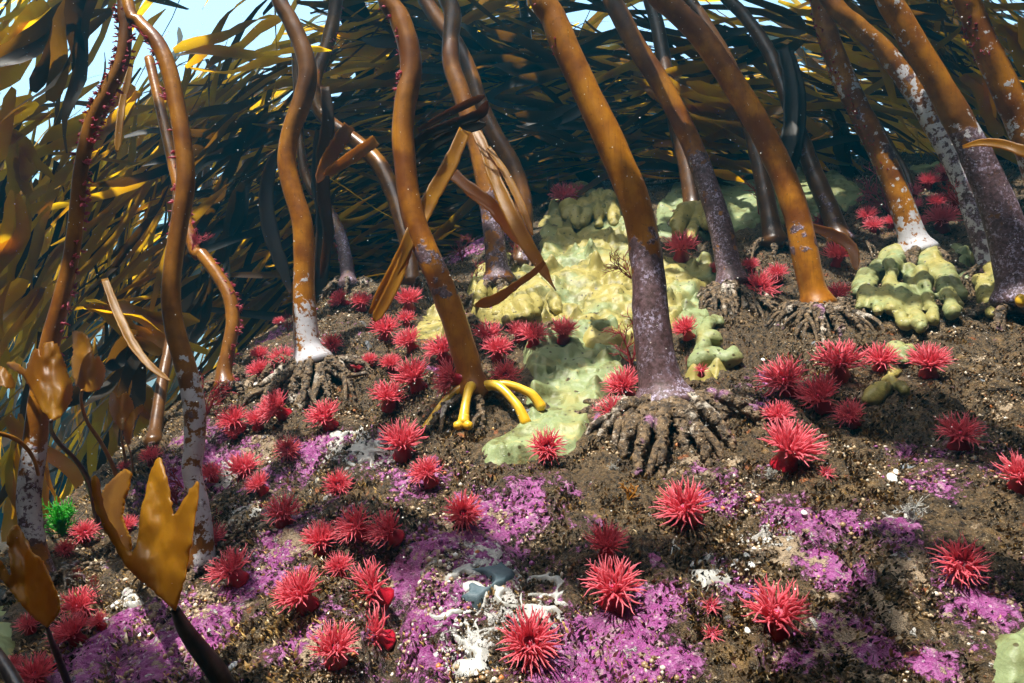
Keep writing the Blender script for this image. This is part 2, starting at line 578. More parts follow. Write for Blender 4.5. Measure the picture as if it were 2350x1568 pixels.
_cr = []
for pts, w, dep in [
    ([(925, 1270), (905, 1340), (900, 1420), (890, 1500), (880, 1560)], .020, .050),
    ([(800, 1290), (850, 1280), (920, 1275)], .016, .028),
    ([(830, 890), (880, 930), (960, 950)], .030, .045),
    ([(1470, 930), (1480, 1000)], .018, .040),
    ([(640, 880), (720, 910), (760, 930)], .02, .025),
    ([(700, 1060), (690, 1130)], .018, .03),
    ([(1890, 640), (1960, 650)], .03, .04),
    ([(1750, 790), (1800, 800)], .03, .03),
]:
    _cr.append(([xy(*p) for p in pts], w, dep))
CRACKS += _cr

def spots(x, y, z, L):                    # soft round patches of colour given at picture places, fixed to the rock
    m = np.zeros(x.shape)
    for px, py, rp in L:
        c = hit(px, py)
        r = rp / FP * np.dot(c, CF)
        m = np.maximum(m, np.exp(-(((x - c[0]) ** 2 + (y - c[1]) ** 2 + (z - c[2]) ** 2) / (r * r))))
    return m

PURPLE = [(1130, 1150, 130), (1200, 1130, 110), (990, 1250, 110), (1080, 1250, 110), (950, 1330, 80), (960, 1430, 70), (1000, 1540, 90), (1330, 1500, 120), (1450, 1500, 110), (1280, 1550, 110), (1450, 1430, 70),
          (700, 1040, 70), (500, 1080, 80), (390, 1100, 90), (600, 1110, 60), (350, 1500, 150), (250, 1470, 90), (480, 1440, 90), (200, 1550, 110), (430, 1000, 70), (700, 1480, 60), (1100, 560, 90), (1050, 590, 70),
          (1340, 740, 60), (1760, 860, 45), (1720, 930, 40), (1920, 1300, 60), (2070, 1040, 60), (1830, 1180, 70), (1950, 1190, 55), (2060, 1200, 45), (1930, 1430, 60), (2010, 1470, 60), (1830, 1500, 70), (1000, 850, 60), (620, 780, 50), (560, 1350, 60), (660, 1250, 60), (960, 1100, 80), (1300, 1110, 60), (760, 1010, 40), (1500, 1280, 40), (1640, 1280, 40), (1700, 1350, 60), (2150, 1120, 70), (2250, 1380, 80), (1650, 1160, 45), (1490, 1380, 55), (1560, 1520, 70), (2140, 1530, 60), (1350, 1200, 50)]
CREAM = [(1040, 1190, 70), (1000, 1290, 60), (560, 1180, 110), (480, 1360, 90), (700, 1250, 60), (600, 1050, 90), (420, 1010, 90), (1730, 1280, 90), (1790, 1240, 70), (2020, 1400, 90), (1900, 1480, 100), (2090, 1300, 60),
         (1600, 1040, 80), (550, 880, 70), (700, 720, 90), (1970, 900, 60), (2250, 830, 60), (2300, 950, 60), (760, 1530, 90), (1120, 1180, 50)]
WHITE = [(1100, 1290, 70), (1150, 1400, 90), (1080, 1470, 80), (860, 1040, 80), (780, 1030, 60), (560, 1170, 60), (280, 1380, 60), (1650, 1300, 60), (520, 1090, 50), (1760, 1230, 50), (720, 1110, 50), (2060, 1190, 40)]

MOTTLE = [(300, 1480, 300), (650, 1250, 260), (1100, 1330, 280), (1420, 1480, 200), (500, 1080, 200), (800, 1450, 200), (1850, 1250, 160), (1950, 1420, 180), (850, 1020, 150), (700, 800, 120), (1750, 900, 90), (1700, 1120, 150), (2080, 1270, 170), (2280, 1050, 120), (2250, 1480, 140), (1600, 1380, 120)]

def build_ground():
    ny1, nx = 820, 900
    yy = np.concatenate([np.geomspace(.42, 3.3, ny1), np.geomspace(3.36, 30, 46)])
    u = np.linspace(-1, 1, nx)
    u = np.sign(u) * (np.abs(u) * .92 + np.abs(u) ** 8 * 2.2)
    X = u[None, :] * (yy[:, None] * .86 + .10)
    Y = np.repeat(yy[:, None], nx, 1)
    Z = ground_z(X, Y)
    # finer relief
    near = 1 - sstep(2.4, 4.0, Y)
    N = normal_at(X, Y)
    S = (X, Y, Z)
    at = {}
    at["purple"] = spots(*S, PURPLE)
    at["cream"] = spots(*S, CREAM)
    at["white"] = spots(*S, WHITE)
    at["mottle"] = spots(*S, MOTTLE)
    n1 = fbm(X * 40, Y * 40, Z * 40, 3)
    n2 = fbm(X * 110, Y * 110, Z * 110, 3)
    smooth = 1 - .45 * at["purple"]
    n3 = 1 - np.abs(fbm(X * 24, Y * 24, Z * 24, 3)) * 2.4
    n4 = np.maximum(fbm(X * 75, Y * 75, Z * 75 + 9, 2), -.1) * at["purple"] * .006 * near
    H = n4 + (.0075 * n1 * near + .0062 * np.abs(n2) * near * smooth - .0075 * np.clip(n3 - .45, 0, 1) * near)
    P = np.stack([X, Y, Z], -1) + N * H[..., None]
    far = (Y > 3.0)
    P[..., 2] += np.where(far, .12 * fbm(X * .8, Y * .8, 1.0, 3), 0) * sstep(3.0, 5.0, Y)
    ny = len(yy)
    i = np.arange(ny - 1)[:, None] * nx
    j = np.arange(nx - 1)[None, :]
    Q = np.stack([i + j, i + j + 1, i + nx + j + 1, i + nx + j], -1).reshape(-1, 4)
    me = mesh("seabed", P.reshape(-1, 3), Q, M["ground"], {k: v.ravel() for k, v in at.items()})
    o = link("ground", me)
    tag(o, kind="structure")
build_ground()

def rand_on_reef(n, ymax=2.7, power=1.0):  # random places on the reef, denser near the viewer
    y = .45 + (ymax - .45) * RNG.random(n) ** 1.6
    x = (RNG.random(n) * 2 - 1) * (y * .86 + .05)
    return x, y, ground_z(x, y)

# mint / yellow sponge carpets are listed here because turf keeps off them
CARPETS = [
    ("yellow_sponge", [(1225, 520), (1262, 470), (1300, 452), (1340, 440), (1385, 442), (1420, 462), (1450, 520), (1470, 590), (1560, 585), (1640, 590), (1660, 640), (1590, 690), (1555, 760), (1450, 800), (1370, 815), (1320, 790), (1330, 745), (1270, 740), (1190, 760), (1120, 745), (1075, 720), (1065, 660), (1085, 620), (1150, 600), (1235, 585)], .032, .38,
     "broad lumpy yellow sponge carpet spreading between the kelp stalks in the middle of the reef"),
    ("yellow_sponge", [(1185, 800), (1225, 790), (1290, 745), (1370, 740), (1445, 750), (1440, 850), (1455, 880), (1400, 905), (1375, 960), (1345, 1030), (1280, 1055), (1150, 1072), (1085, 1072), (1078, 1035), (1120, 995), (1190, 955), (1205, 900), (1190, 850)], .024, .85,
     "pale mint green sponge tongue running down from the yellow carpet below the yellow roots"),
    ("yellow_sponge", [(1565, 812), (1600, 800), (1640, 800), (1688, 815), (1690, 845), (1640, 870), (1580, 885), (1560, 860)], .022, .5,
     "small yellow green sponge with a raised finger right of the thickest stalk"),
    ("yellow_sponge", [(915, 765), (945, 725), (1000, 700), (1035, 715), (1040, 760), (985, 795), (935, 800)], .018, .15,
     "smooth cream yellow sponge mound left of the leaning amber stalk"),
    ("yellow_sponge", [(1500, 470), (1540, 420), (1640, 400), (1760, 388), (1900, 388), (1975, 420), (2000, 465), (1900, 500), (1760, 520), (1660, 545), (1560, 560), (1500, 540)], .018, .95,
     "pale grey green spiky sponge sheet at the far top of the reef"),
    ("yellow_sponge", [(1545, 700), (1600, 670), (1640, 700), (1640, 760), (1580, 790), (1540, 770)], .020, .75,
     "dull green sponge sheet tucked between the thickest stalk and the next holdfast"),
    ("yellow_sponge", [(2070, 385), (2150, 372), (2200, 385), (2200, 420), (2120, 425)], .02, .95,
     "small pale green sponge cushion on the far right skyline of the reef"),
    ("yellow_sponge", [(2170, 560), (2225, 535), (2250, 600), (2240, 650), (2190, 630)], .02, .9,
     "small green sponge patch beside the grey crusted stalk at the right"),
    ("yellow_sponge", [(2235, 1530), (2275, 1440), (2349, 1425), (2420, 1440), (2420, 1600), (2250, 1600)], .03, 1.0,
     "pale mint sponge lobe cut off by the bottom right corner"),
    ("yellow_sponge", [(-60, 1300), (0, 1330), (30, 1400), (50, 1480), (10, 1530), (-60, 1560)], .03, 1.0,
     "pale green sponge lobe at the left edge under the dark golden frond"),
]

def inside(px, py, poly):
    c = np.zeros(px.shape, bool)
    n = len(poly)
    for k in range(n):
        x1, y1 = poly[k]; x2, y2 = poly[(k + 1) % n]
        cond = ((y1 > py) != (y2 > py)) & (px < (x2 - x1) * (py - y1) / (y2 - y1 + 1e-12) + x1)
        c ^= cond
    return c

def edge_dist(x, y, poly):
    d = np.full(x.shape, 9.0)
    n = len(poly)
    for k in range(n):
        ax, ay = poly[k]; bx, by = poly[(k + 1) % n]
        vx, vy = bx - ax, by - ay
        t = np.clip(((x - ax) * vx + (y - ay) * vy) / (vx * vx + vy * vy + 1e-12), 0, 1)
        d = np.minimum(d, np.hypot(x - ax - t * vx, y - ay - t * vy))
    return d

CARPET_XY = []
for nm, poly, th, mint, lab in CARPETS:
    CARPET_XY.append([xy(*p) for p in poly])

def sheet(name, poly, thick_fn, mat, step, largest=False, attrs_fn=None):
    """lumpy sheet following the reef over a ground outline (x, y)."""
    P = np.array(poly)
    x0, y0 = P.min(0) - .02; x1, y1 = P.max(0) + .02
    nx, ny = max(int((x1 - x0) / step), 4), max(int((y1 - y0) / step), 4)
    X, Y = np.meshgrid(np.linspace(x0, x1, nx), np.linspace(y0, y1, ny))
    # wobbly outline
    wx = X + .010 * fbm(X * 28, Y * 28, 1.3, 3); wy = Y + .010 * fbm(X * 28, Y * 28, 8.3, 3)
    sd = np.where(inside(wx, wy, poly), 1, -1) * edge_dist(wx, wy, poly)
    Z = ground_z(X, Y)
    N = normal_at(X, Y)
    T = thick_fn(X, Y, Z, sd)
    V = np.stack([X, Y, Z], -1) + N * T[..., None]
    ok = T > -.004
    i = np.arange(ny - 1)[:, None] * nx
    j = np.arange(nx - 1)[None, :]
    Q = np.stack([i + j, i + j + 1, i + nx + j + 1, i + nx + j], -1).reshape(-1, 4)
    okf = ok.ravel()
    Q = Q[okf[Q].any(1)]
    if largest:                            # keep only the biggest connected piece
        lab = np.arange(nx * ny)
        for _ in range(4000):
            m = lab[Q].min(1)
            new = lab.copy()
            for q in range(4): np.minimum.at(new, Q[:, q], m)
            if (new == lab).all(): break
            lab = new
        ids, cnt = np.unique(lab[Q[:, 0]], return_counts=True)
        Q = Q[lab[Q[:, 0]] == ids[np.argmax(cnt)]]
    used = np.unique(Q)
    if len(used) == 0: return None
    rem = np.full(nx * ny, -1); rem[used] = np.arange(len(used))
    V = V.reshape(-1, 3)[used]
    org = V[np.argmin(V[:, 2])]
    A = {k: v.ravel()[used] for k, v in (attrs_fn(X, Y, Z) if attrs_fn else {}).items()}
    me = mesh(name, V - org, rem[Q], mat, A)
    o = link(name, me)
    o.location = Vector(org)
    return o

def carpet_thick(th, seed, spiky):
    def f(X, Y, Z, sd):
        b = sstep(-.003, .022, sd)
        lum = fbm(X * 22 + seed, Y * 22, Z * 22, 3)
        cell = np.abs(fbm(X * 34 - seed, Y * 34, Z * 34, 2))
        rid = 1 - np.abs(fbm(X * 13, Y * 26 + seed, Z * 13, 2)) * 2.2
        if spiky:
            t = th * (.35 + .4 * np.clip(fbm(X * 40, Y * 40, Z * 40, 2) * 2.2, 0, 1.2) + .2 * lum)
        else:
            fine = fbm(X * 58 + seed, Y * 58, Z * 58, 2)
            big = fbm(X * 9, Y * 9 + seed, Z * 9, 2)
            dip = np.clip(fbm(X * 40 - seed, Y * 40, Z * 40, 1) - .45, 0, 1) * 2
            knob = np.clip(fbm(X * 30, Y * 30 + seed, Z * 30, 1) - .25, 0, 1) ** 1.2
            t = th * (.45 + .45 * lum + .6 * big + .25 * fine + 1.7 * knob - 1.4 * dip)
        return b * np.maximum(t, .003) - (1 - b) * .012
    return f

for k, (nm, poly, th, mint, lab) in enumerate(CARPETS):
    c = hit(*np.mean(poly, 0))
    st = .0022 + .0022 * (np.dot(c, CF) > 1.5)
    P0 = np.array(CARPET_XY[k])
    area = np.prod(P0.max(0) - P0.min(0))
    st = max(st, math.sqrt(area / 120000))
    def af(X, Y, Z, mint=mint):
        return {"mint": np.clip(mint + .55 * fbm(X * 7, Y * 7, Z * 7, 3), 0, 1)}
    o = sheet(nm, CARPET_XY[k], carpet_thick(th, k * 3.7, mint > .9 and k in (4, 6)), M["sponge"], st, largest=(k == 9), attrs_fn=af)
    if o: tag(o, lab, "sponge", "yellow and green sponges on the reef")

# white branching sponge crusts and blue-grey sponges
def net_thick(th, scale, cut, seed):
    def f(X, Y, Z, sd):
        v = 1 - np.abs(fbm(X * scale + seed, Y * scale, Z * scale, 2)) * 3.0
        v2 = fbm(X * scale * .35 - seed, Y * scale * .35, Z * .35 * scale, 2)
        m = sstep(cut, cut + .28, v + v2 * .7) * sstep(0, .012, sd)
        return th * m - (1 - m) * .005
    return f

NETS = [
    ([(1010, 1330), (1080, 1270), (1180, 1280), (1230, 1340), (1210, 1420), (1150, 1440), (1060, 1390)], "white branching sponge crust around the blue grey star shaped sponge"),
    ([(960, 1400), (1060, 1390), (1160, 1440), (1160, 1520), (1090, 1555), (1000, 1530)], "white branching sponge crust below the blue grey sponge on purple rock"),
    ([(1200, 1300), (1290, 1280), (1320, 1390), (1260, 1450), (1190, 1430)], "scattered white sponge crust left of two stacked anemones"),
    ([(740, 1000), (790, 970), (880, 990), (900, 1040), (860, 1080), (780, 1075), (740, 1040)], "lumpy white sponge crust below the chalky white holdfast"),
    ([(1560, 1290), (1630, 1240), (1710, 1290), (1690, 1340), (1600, 1350)], "white branching sponge crust on brown turf right of two stacked anemones"),
    ([(1510, 1230), (1560, 1210), (1580, 1260), (1530, 1290)], "tiny white sponge crust under the anemone below the thickest stalk"),
    ([(530, 1160), (600, 1140), (620, 1190), (560, 1210)], "white speckled crust between the left anemones"),
    ([(250, 1370), (300, 1330), (340, 1360), (330, 1410), (270, 1420)], "white crust left of the golden frond stem"),
    ([(700, 1095), (750, 1080), (780, 1140), (720, 1160)], "white pebbly crust under a small anemone above the purple rock"),
]
for k, (poly, lab) in enumerate(NETS):
    o = sheet("white_sponge", [xy(*p) for p in poly], net_thick(.0035, 52 if k < 5 else 60, .38 if k < 5 else .5, k * 5.1), M["white"], .0013)
    if o: tag(o, lab, "sponge", "white sponge crusts")

def P5(cx, cy): return (579.3 + cx * .2773, 1133.2 + cy * .2773)
STAR = [P5(*p) for p in [(2040, 490), (2100, 580), (2180, 660), (2120, 760), (2000, 800), (1920, 900), (1840, 990), (1740, 960), (1670, 890), (1740, 840), (1740, 790), (1800, 750), (1900, 790), (1930, 730), (1850, 700), (1710, 650), (1750, 630), (1900, 620), (1980, 590)]]
BLUES = [(STAR, "blue grey star shaped sponge on purple rock"),
         ([P5(*p) for p in [(1330, 1120), (1380, 1040), (1440, 1050), (1410, 1130), (1340, 1170)]], "upper small oval blue grey sponge on purple rock"),
         ([P5(*p) for p in [(1470, 1110), (1520, 1070), (1550, 1110), (1510, 1180), (1460, 1170)]], "small oval blue grey sponge nearest the star shaped one"),
         ([P5(*p) for p in [(1330, 1350), (1420, 1300), (1430, 1340), (1350, 1380)]], "flat blue grey sponge lowest on the purple rock")]
for poly, lab in BLUES:
    def f(X, Y, Z, sd):
        b = sstep(-.001, .007, sd)
        return b * (.0055 + .0015 * fbm(X * 60, Y * 60, Z * 60, 2)) - (1 - b) * .007
    o = sheet("blue_grey_sponge", [xy(*p) for p in poly], f, M["bluegrey"], .0012)
    if o: tag(o, lab, "sponge", "blue grey sponges")

# turf of short brown algae, and small crust nodules
def on_carpet(x, y):
    m = np.zeros(x.shape, bool)
    for P in CARPET_XY:
        m |= inside(x, y, P)
    return m

def build_turf(n):
    x, y, z = rand_on_reef(n)
    dens = .5 + .9 * fbm(x * 12, y * 12, 2.2, 3)
    keep = (~on_carpet(x, y)) & (RNG.random(n) < np.clip(dens + .25, .12, 1))
    pu = spots(x, y, z, PURPLE)
    keep &= RNG.random(n) > np.maximum(pu * .85, .45 * spots(x, y, z, MOTTLE))
    x, y, z = x[keep], y[keep], z[keep]
    m = len(x)
    N = normal_at(x, y)
    a = RNG.random(m) * 2 * math.pi
    cl = np.clip(.5 + 1.3 * fbm(x * 34, y * 34, 6.1, 2), .15, 1.5)
    L = (.0028 + .0050 * RNG.random(m) ** 1.5) * (.5 + .75 * cl)
    w = .0007 + .0013 * RNG.random(m)
    side = np.stack([np.cos(a), np.sin(a), np.zeros(m)], 1)
    lean = np.stack([np.cos(a * 1.7 + 1), np.sin(a * 1.7 + 1), np.zeros(m)], 1) * (.2 + 1.3 * RNG.random(m))[:, None]
    p0 = np.stack([x, y, z - .002], 1)
    p1 = p0 + N * (L * .55)[:, None] + lean * (L * .25)[:, None]
    p2 = p0 + N * L[:, None] + lean * (L * .75)[:, None]
    V = np.stack([p0 - side * w[:, None], p0 + side * w[:, None], p1 - side * w[:, None], p1 + side * w[:, None], p2], 1).reshape(-1, 3)
    b = np.arange(m)[:, None] * 5
    Q = b + np.array([[0, 1, 3, 2]])
    T = b + np.array([[2, 3, 4]])
    cr = RNG.random(m)
    pal = np.array([(.022, .013, .006), (.075, .043, .014), (.26, .155, .048), (.50, .33, .12), (.62, .50, .30)])
    idx = np.searchsorted([.30, .58, .80, .94], np.clip(cr + .18 * fbm(x * 9, y * 9, 4.4, 2), 0, .999))
    c = pal[idx] * (.8 + .4 * RNG.random(m))[:, None]
    me = mesh("turf", V, [Q, T], M["turf"], {"col": np.repeat(c, 5, 0)}, False)
    tag(link("turf", me), "short brown algal turf covering the rock", "algae", kind="stuff")
build_turf(420000)

def build_nodules(n):
    x, y, z = rand_on_reef(n, 2.3)
    k1 = fbm(x * 15, y * 15, 9.2, 3)
    keep = (~on_carpet(x, y)) & (k1 + .22 * spots(x, y, z, MOTTLE) > .08 + .25 * RNG.random(n))
    x, y, z = x[keep], y[keep], z[keep]
    m = len(x)
    wv = spots(x, y, z, WHITE); pv = spots(x, y, z, PURPLE); cv = spots(x, y, z, CREAM)
    B, F = ico(1)
    N = normal_at(x, y)
    r = .0007 + .0020 * RNG.random(m) ** 3.0
    st = .7 + .8 * RNG.random((m, 3))
    V = np.stack([x, y, z], 1)[:, None, :] + N[:, None, :] * (r * .35)[:, None, None] + B[None] * (r[:, None] * st)[:, None, :]
    Fs = (np.arange(m)[:, None, None] * len(B) + F[None]).reshape(-1, 3)
    q = RNG.random(m)
    c = np.empty((m, 3))
    c[:] = (.14, .085, .035)
    c[q > .30] = (.30, .20, .10)
    c[q > .58] = (.44, .33, .20)
    c[q > .84] = (.60, .54, .44)
    q2 = RNG.random(m)
    c[q2 < pv * .45] = (.30, .085, .26)
    c[q2 > 1 - wv * .7] = (.76, .75, .72)
    c[(q2 > .5) & (q2 < .5 + cv * .3)] = (.62, .50, .36)
    c[(q2 > .975)] = (.55, .20, .06)
    me = mesh("crust_nodules", V.reshape(-1, 3), Fs, M["nodule"], {"col": np.repeat(c, len(B), 0)})
    tag(link("crust_nodules", me), "tiny pale and tan nodules scattered over the rock crust", "encrusting life", kind="stuff")
build_nodules(95000)

# ------------------------------------------------------------------ kelp stalks with their holdfasts
def crown_top(pts, extra):
    """carry a stalk on above the last given point, bending gently."""
    d = pts[0] - pts[1]
    d = d / np.linalg.norm(d)
    d = d * .75 + np.array([0, .1, .6])
    d /= np.linalg.norm(d)
    return np.vstack([pts[0] + d * extra, pts])

def stipe(root, path, y_top, tint, crust, white, org, extra=.22, base=None, flare=1.0, seed=0.0, end_on_ground=True):
    """path: (px, py, width px) from top to base; the base stands on the reef."""
    bx, by, bw = path[-1]
    g = hit(bx, by) if base is None else base
    yb = g[1]
    n = len(path)
    P, Rr = [], []
    tot = path[-1][1] - path[0][1]
    for px, py, w in path:
        k = (py - path[0][1]) / tot
        y = y_top + (yb - y_top) * k
        p = aty(px, py, y)
        P.append(p)
        Rr.append(w / 2 / FP * np.dot(p, CF))
    P = np.array(P)
    P = crown_top(P, extra)
    Rr = np.array([Rr[0] * .9] + Rr)
    C = spline(np.column_stack([P, Rr]), 110)
    r = C[:, 3].copy()
    t = np.linspace(0, 1, len(C))
    r *= 1 + .035 * vnoise(t * 14 + seed, seed, 0) + .02 * vnoise(t * 47 + seed, 3.0, 0)
    r *= 1 + .35 * flare * sstep(.965, 1.0, t)
    C3 = C[:, :3]
    V, Q, T, tt = tube(C3, r, 22, .05, True, seed)
    seg = np.linalg.norm(np.diff(P[:, :3], axis=0), axis=1)
    t0 = seg[0] / seg.sum()
    tt = np.clip((tt - t0) / (1 - t0), 0, 1)
    cr = np.interp(tt, *zip(*crust))
    wh = np.interp(tt, *zip(*white)) + (.10 if seed > 8 else 0)
    me_attr = {"tint": np.interp(tt, *zip(*tint)), "crust": cr, "white": wh}
    me = mesh("stipe", V - org, [Q, T], M["stipe"], me_attr)
    return link("stipe", me, root), C3, r

def hapteron_path(base, ang, R, rise, sag, fork=0.0):
    """root branch from the stalk's foot out and down to the rock."""
    n = 7
    out = []
    dx, dy = math.cos(ang), math.sin(ang)
    for i in range(n):
        s = i / (n - 1)
        x = base[0] + dx * R * s
        y = base[1] + dy * R * s
        z1 = ground_z(x, y)
        z0 = base[2]
        z = z0 * (1 - s) ** 1.5 + (z1 + .004 - .012 * (s > .95)) * (1 - (1 - s) ** 1.5) + sag * math.sin(s * math.pi)
        out.append((x, y, max(float(z), float(z1) - .004)))
    return np.array(out)

def holdfast(root, base, r0, n, R, org, mat=None, seed=0, spread=(0, 360), up=.02, thick=.29):
    rnd = random.Random(seed)
    for k in range(n):
        a = R_(spread[0] + (spread[1] - spread[0]) * (k + rnd.uniform(.2, .8)) / n)
        Rk = R * rnd.uniform(.42, 1.12)
        st = base + np.array([math.cos(a) * r0 * .55, math.sin(a) * r0 * .55, -rnd.uniform(0, .5) * r0])
        p = hapteron_path(st, a + rnd.uniform(-.2, .2), Rk, 0, up * rnd.uniform(.2, 1.0))
        C = spline(p, 26)
        C[1:-1] += .0025 * np.array([[rnd.uniform(-1, 1) for _ in range(3)] for _ in range(len(C) - 2)])
        rr = np.linspace(r0 * thick * rnd.uniform(.9, 1.25), r0 * thick * rnd.uniform(.35, .55), len(C))
        b = MB()
        V, Q, T, t = tube(C, rr, 9, .22, True, seed + k)
        b.add(V, Q, T)
        if rnd.random() < .75:             # side branches of the root
            for _ in range(rnd.choice((1, 2))):
                i0 = rnd.randint(8, 17)
                a2 = a + rnd.choice((-1, 1)) * rnd.uniform(.5, 1.0)
                p2 = hapteron_path(C[i0], a2, Rk * rnd.uniform(.3, .55), 0, .006)
                C2 = spline(p2, 14)
                V, Q, T, t = tube(C2, np.linspace(rr[i0] * .85, rr[-1] * .7, 14), 8, .22, True, seed + k + 3)
                b.add(V, Q, T)
        for _ in range(60):                # little crusts on the root
            i0 = rnd.randint(2, 24)
            B, F = ico(1)
            dv = np.array([rnd.uniform(-1, 1), rnd.uniform(-1, .2), rnd.uniform(-.2, 1)]); dv /= np.linalg.norm(dv)
            b.add(B * rnd.uniform(.0010, .0034) * np.array([1, 1, .8]) + C[i0] + dv * rr[i0] * .95, None, F)
        b.build("hapteron", mat or M["hapteron"], root, origin=org)

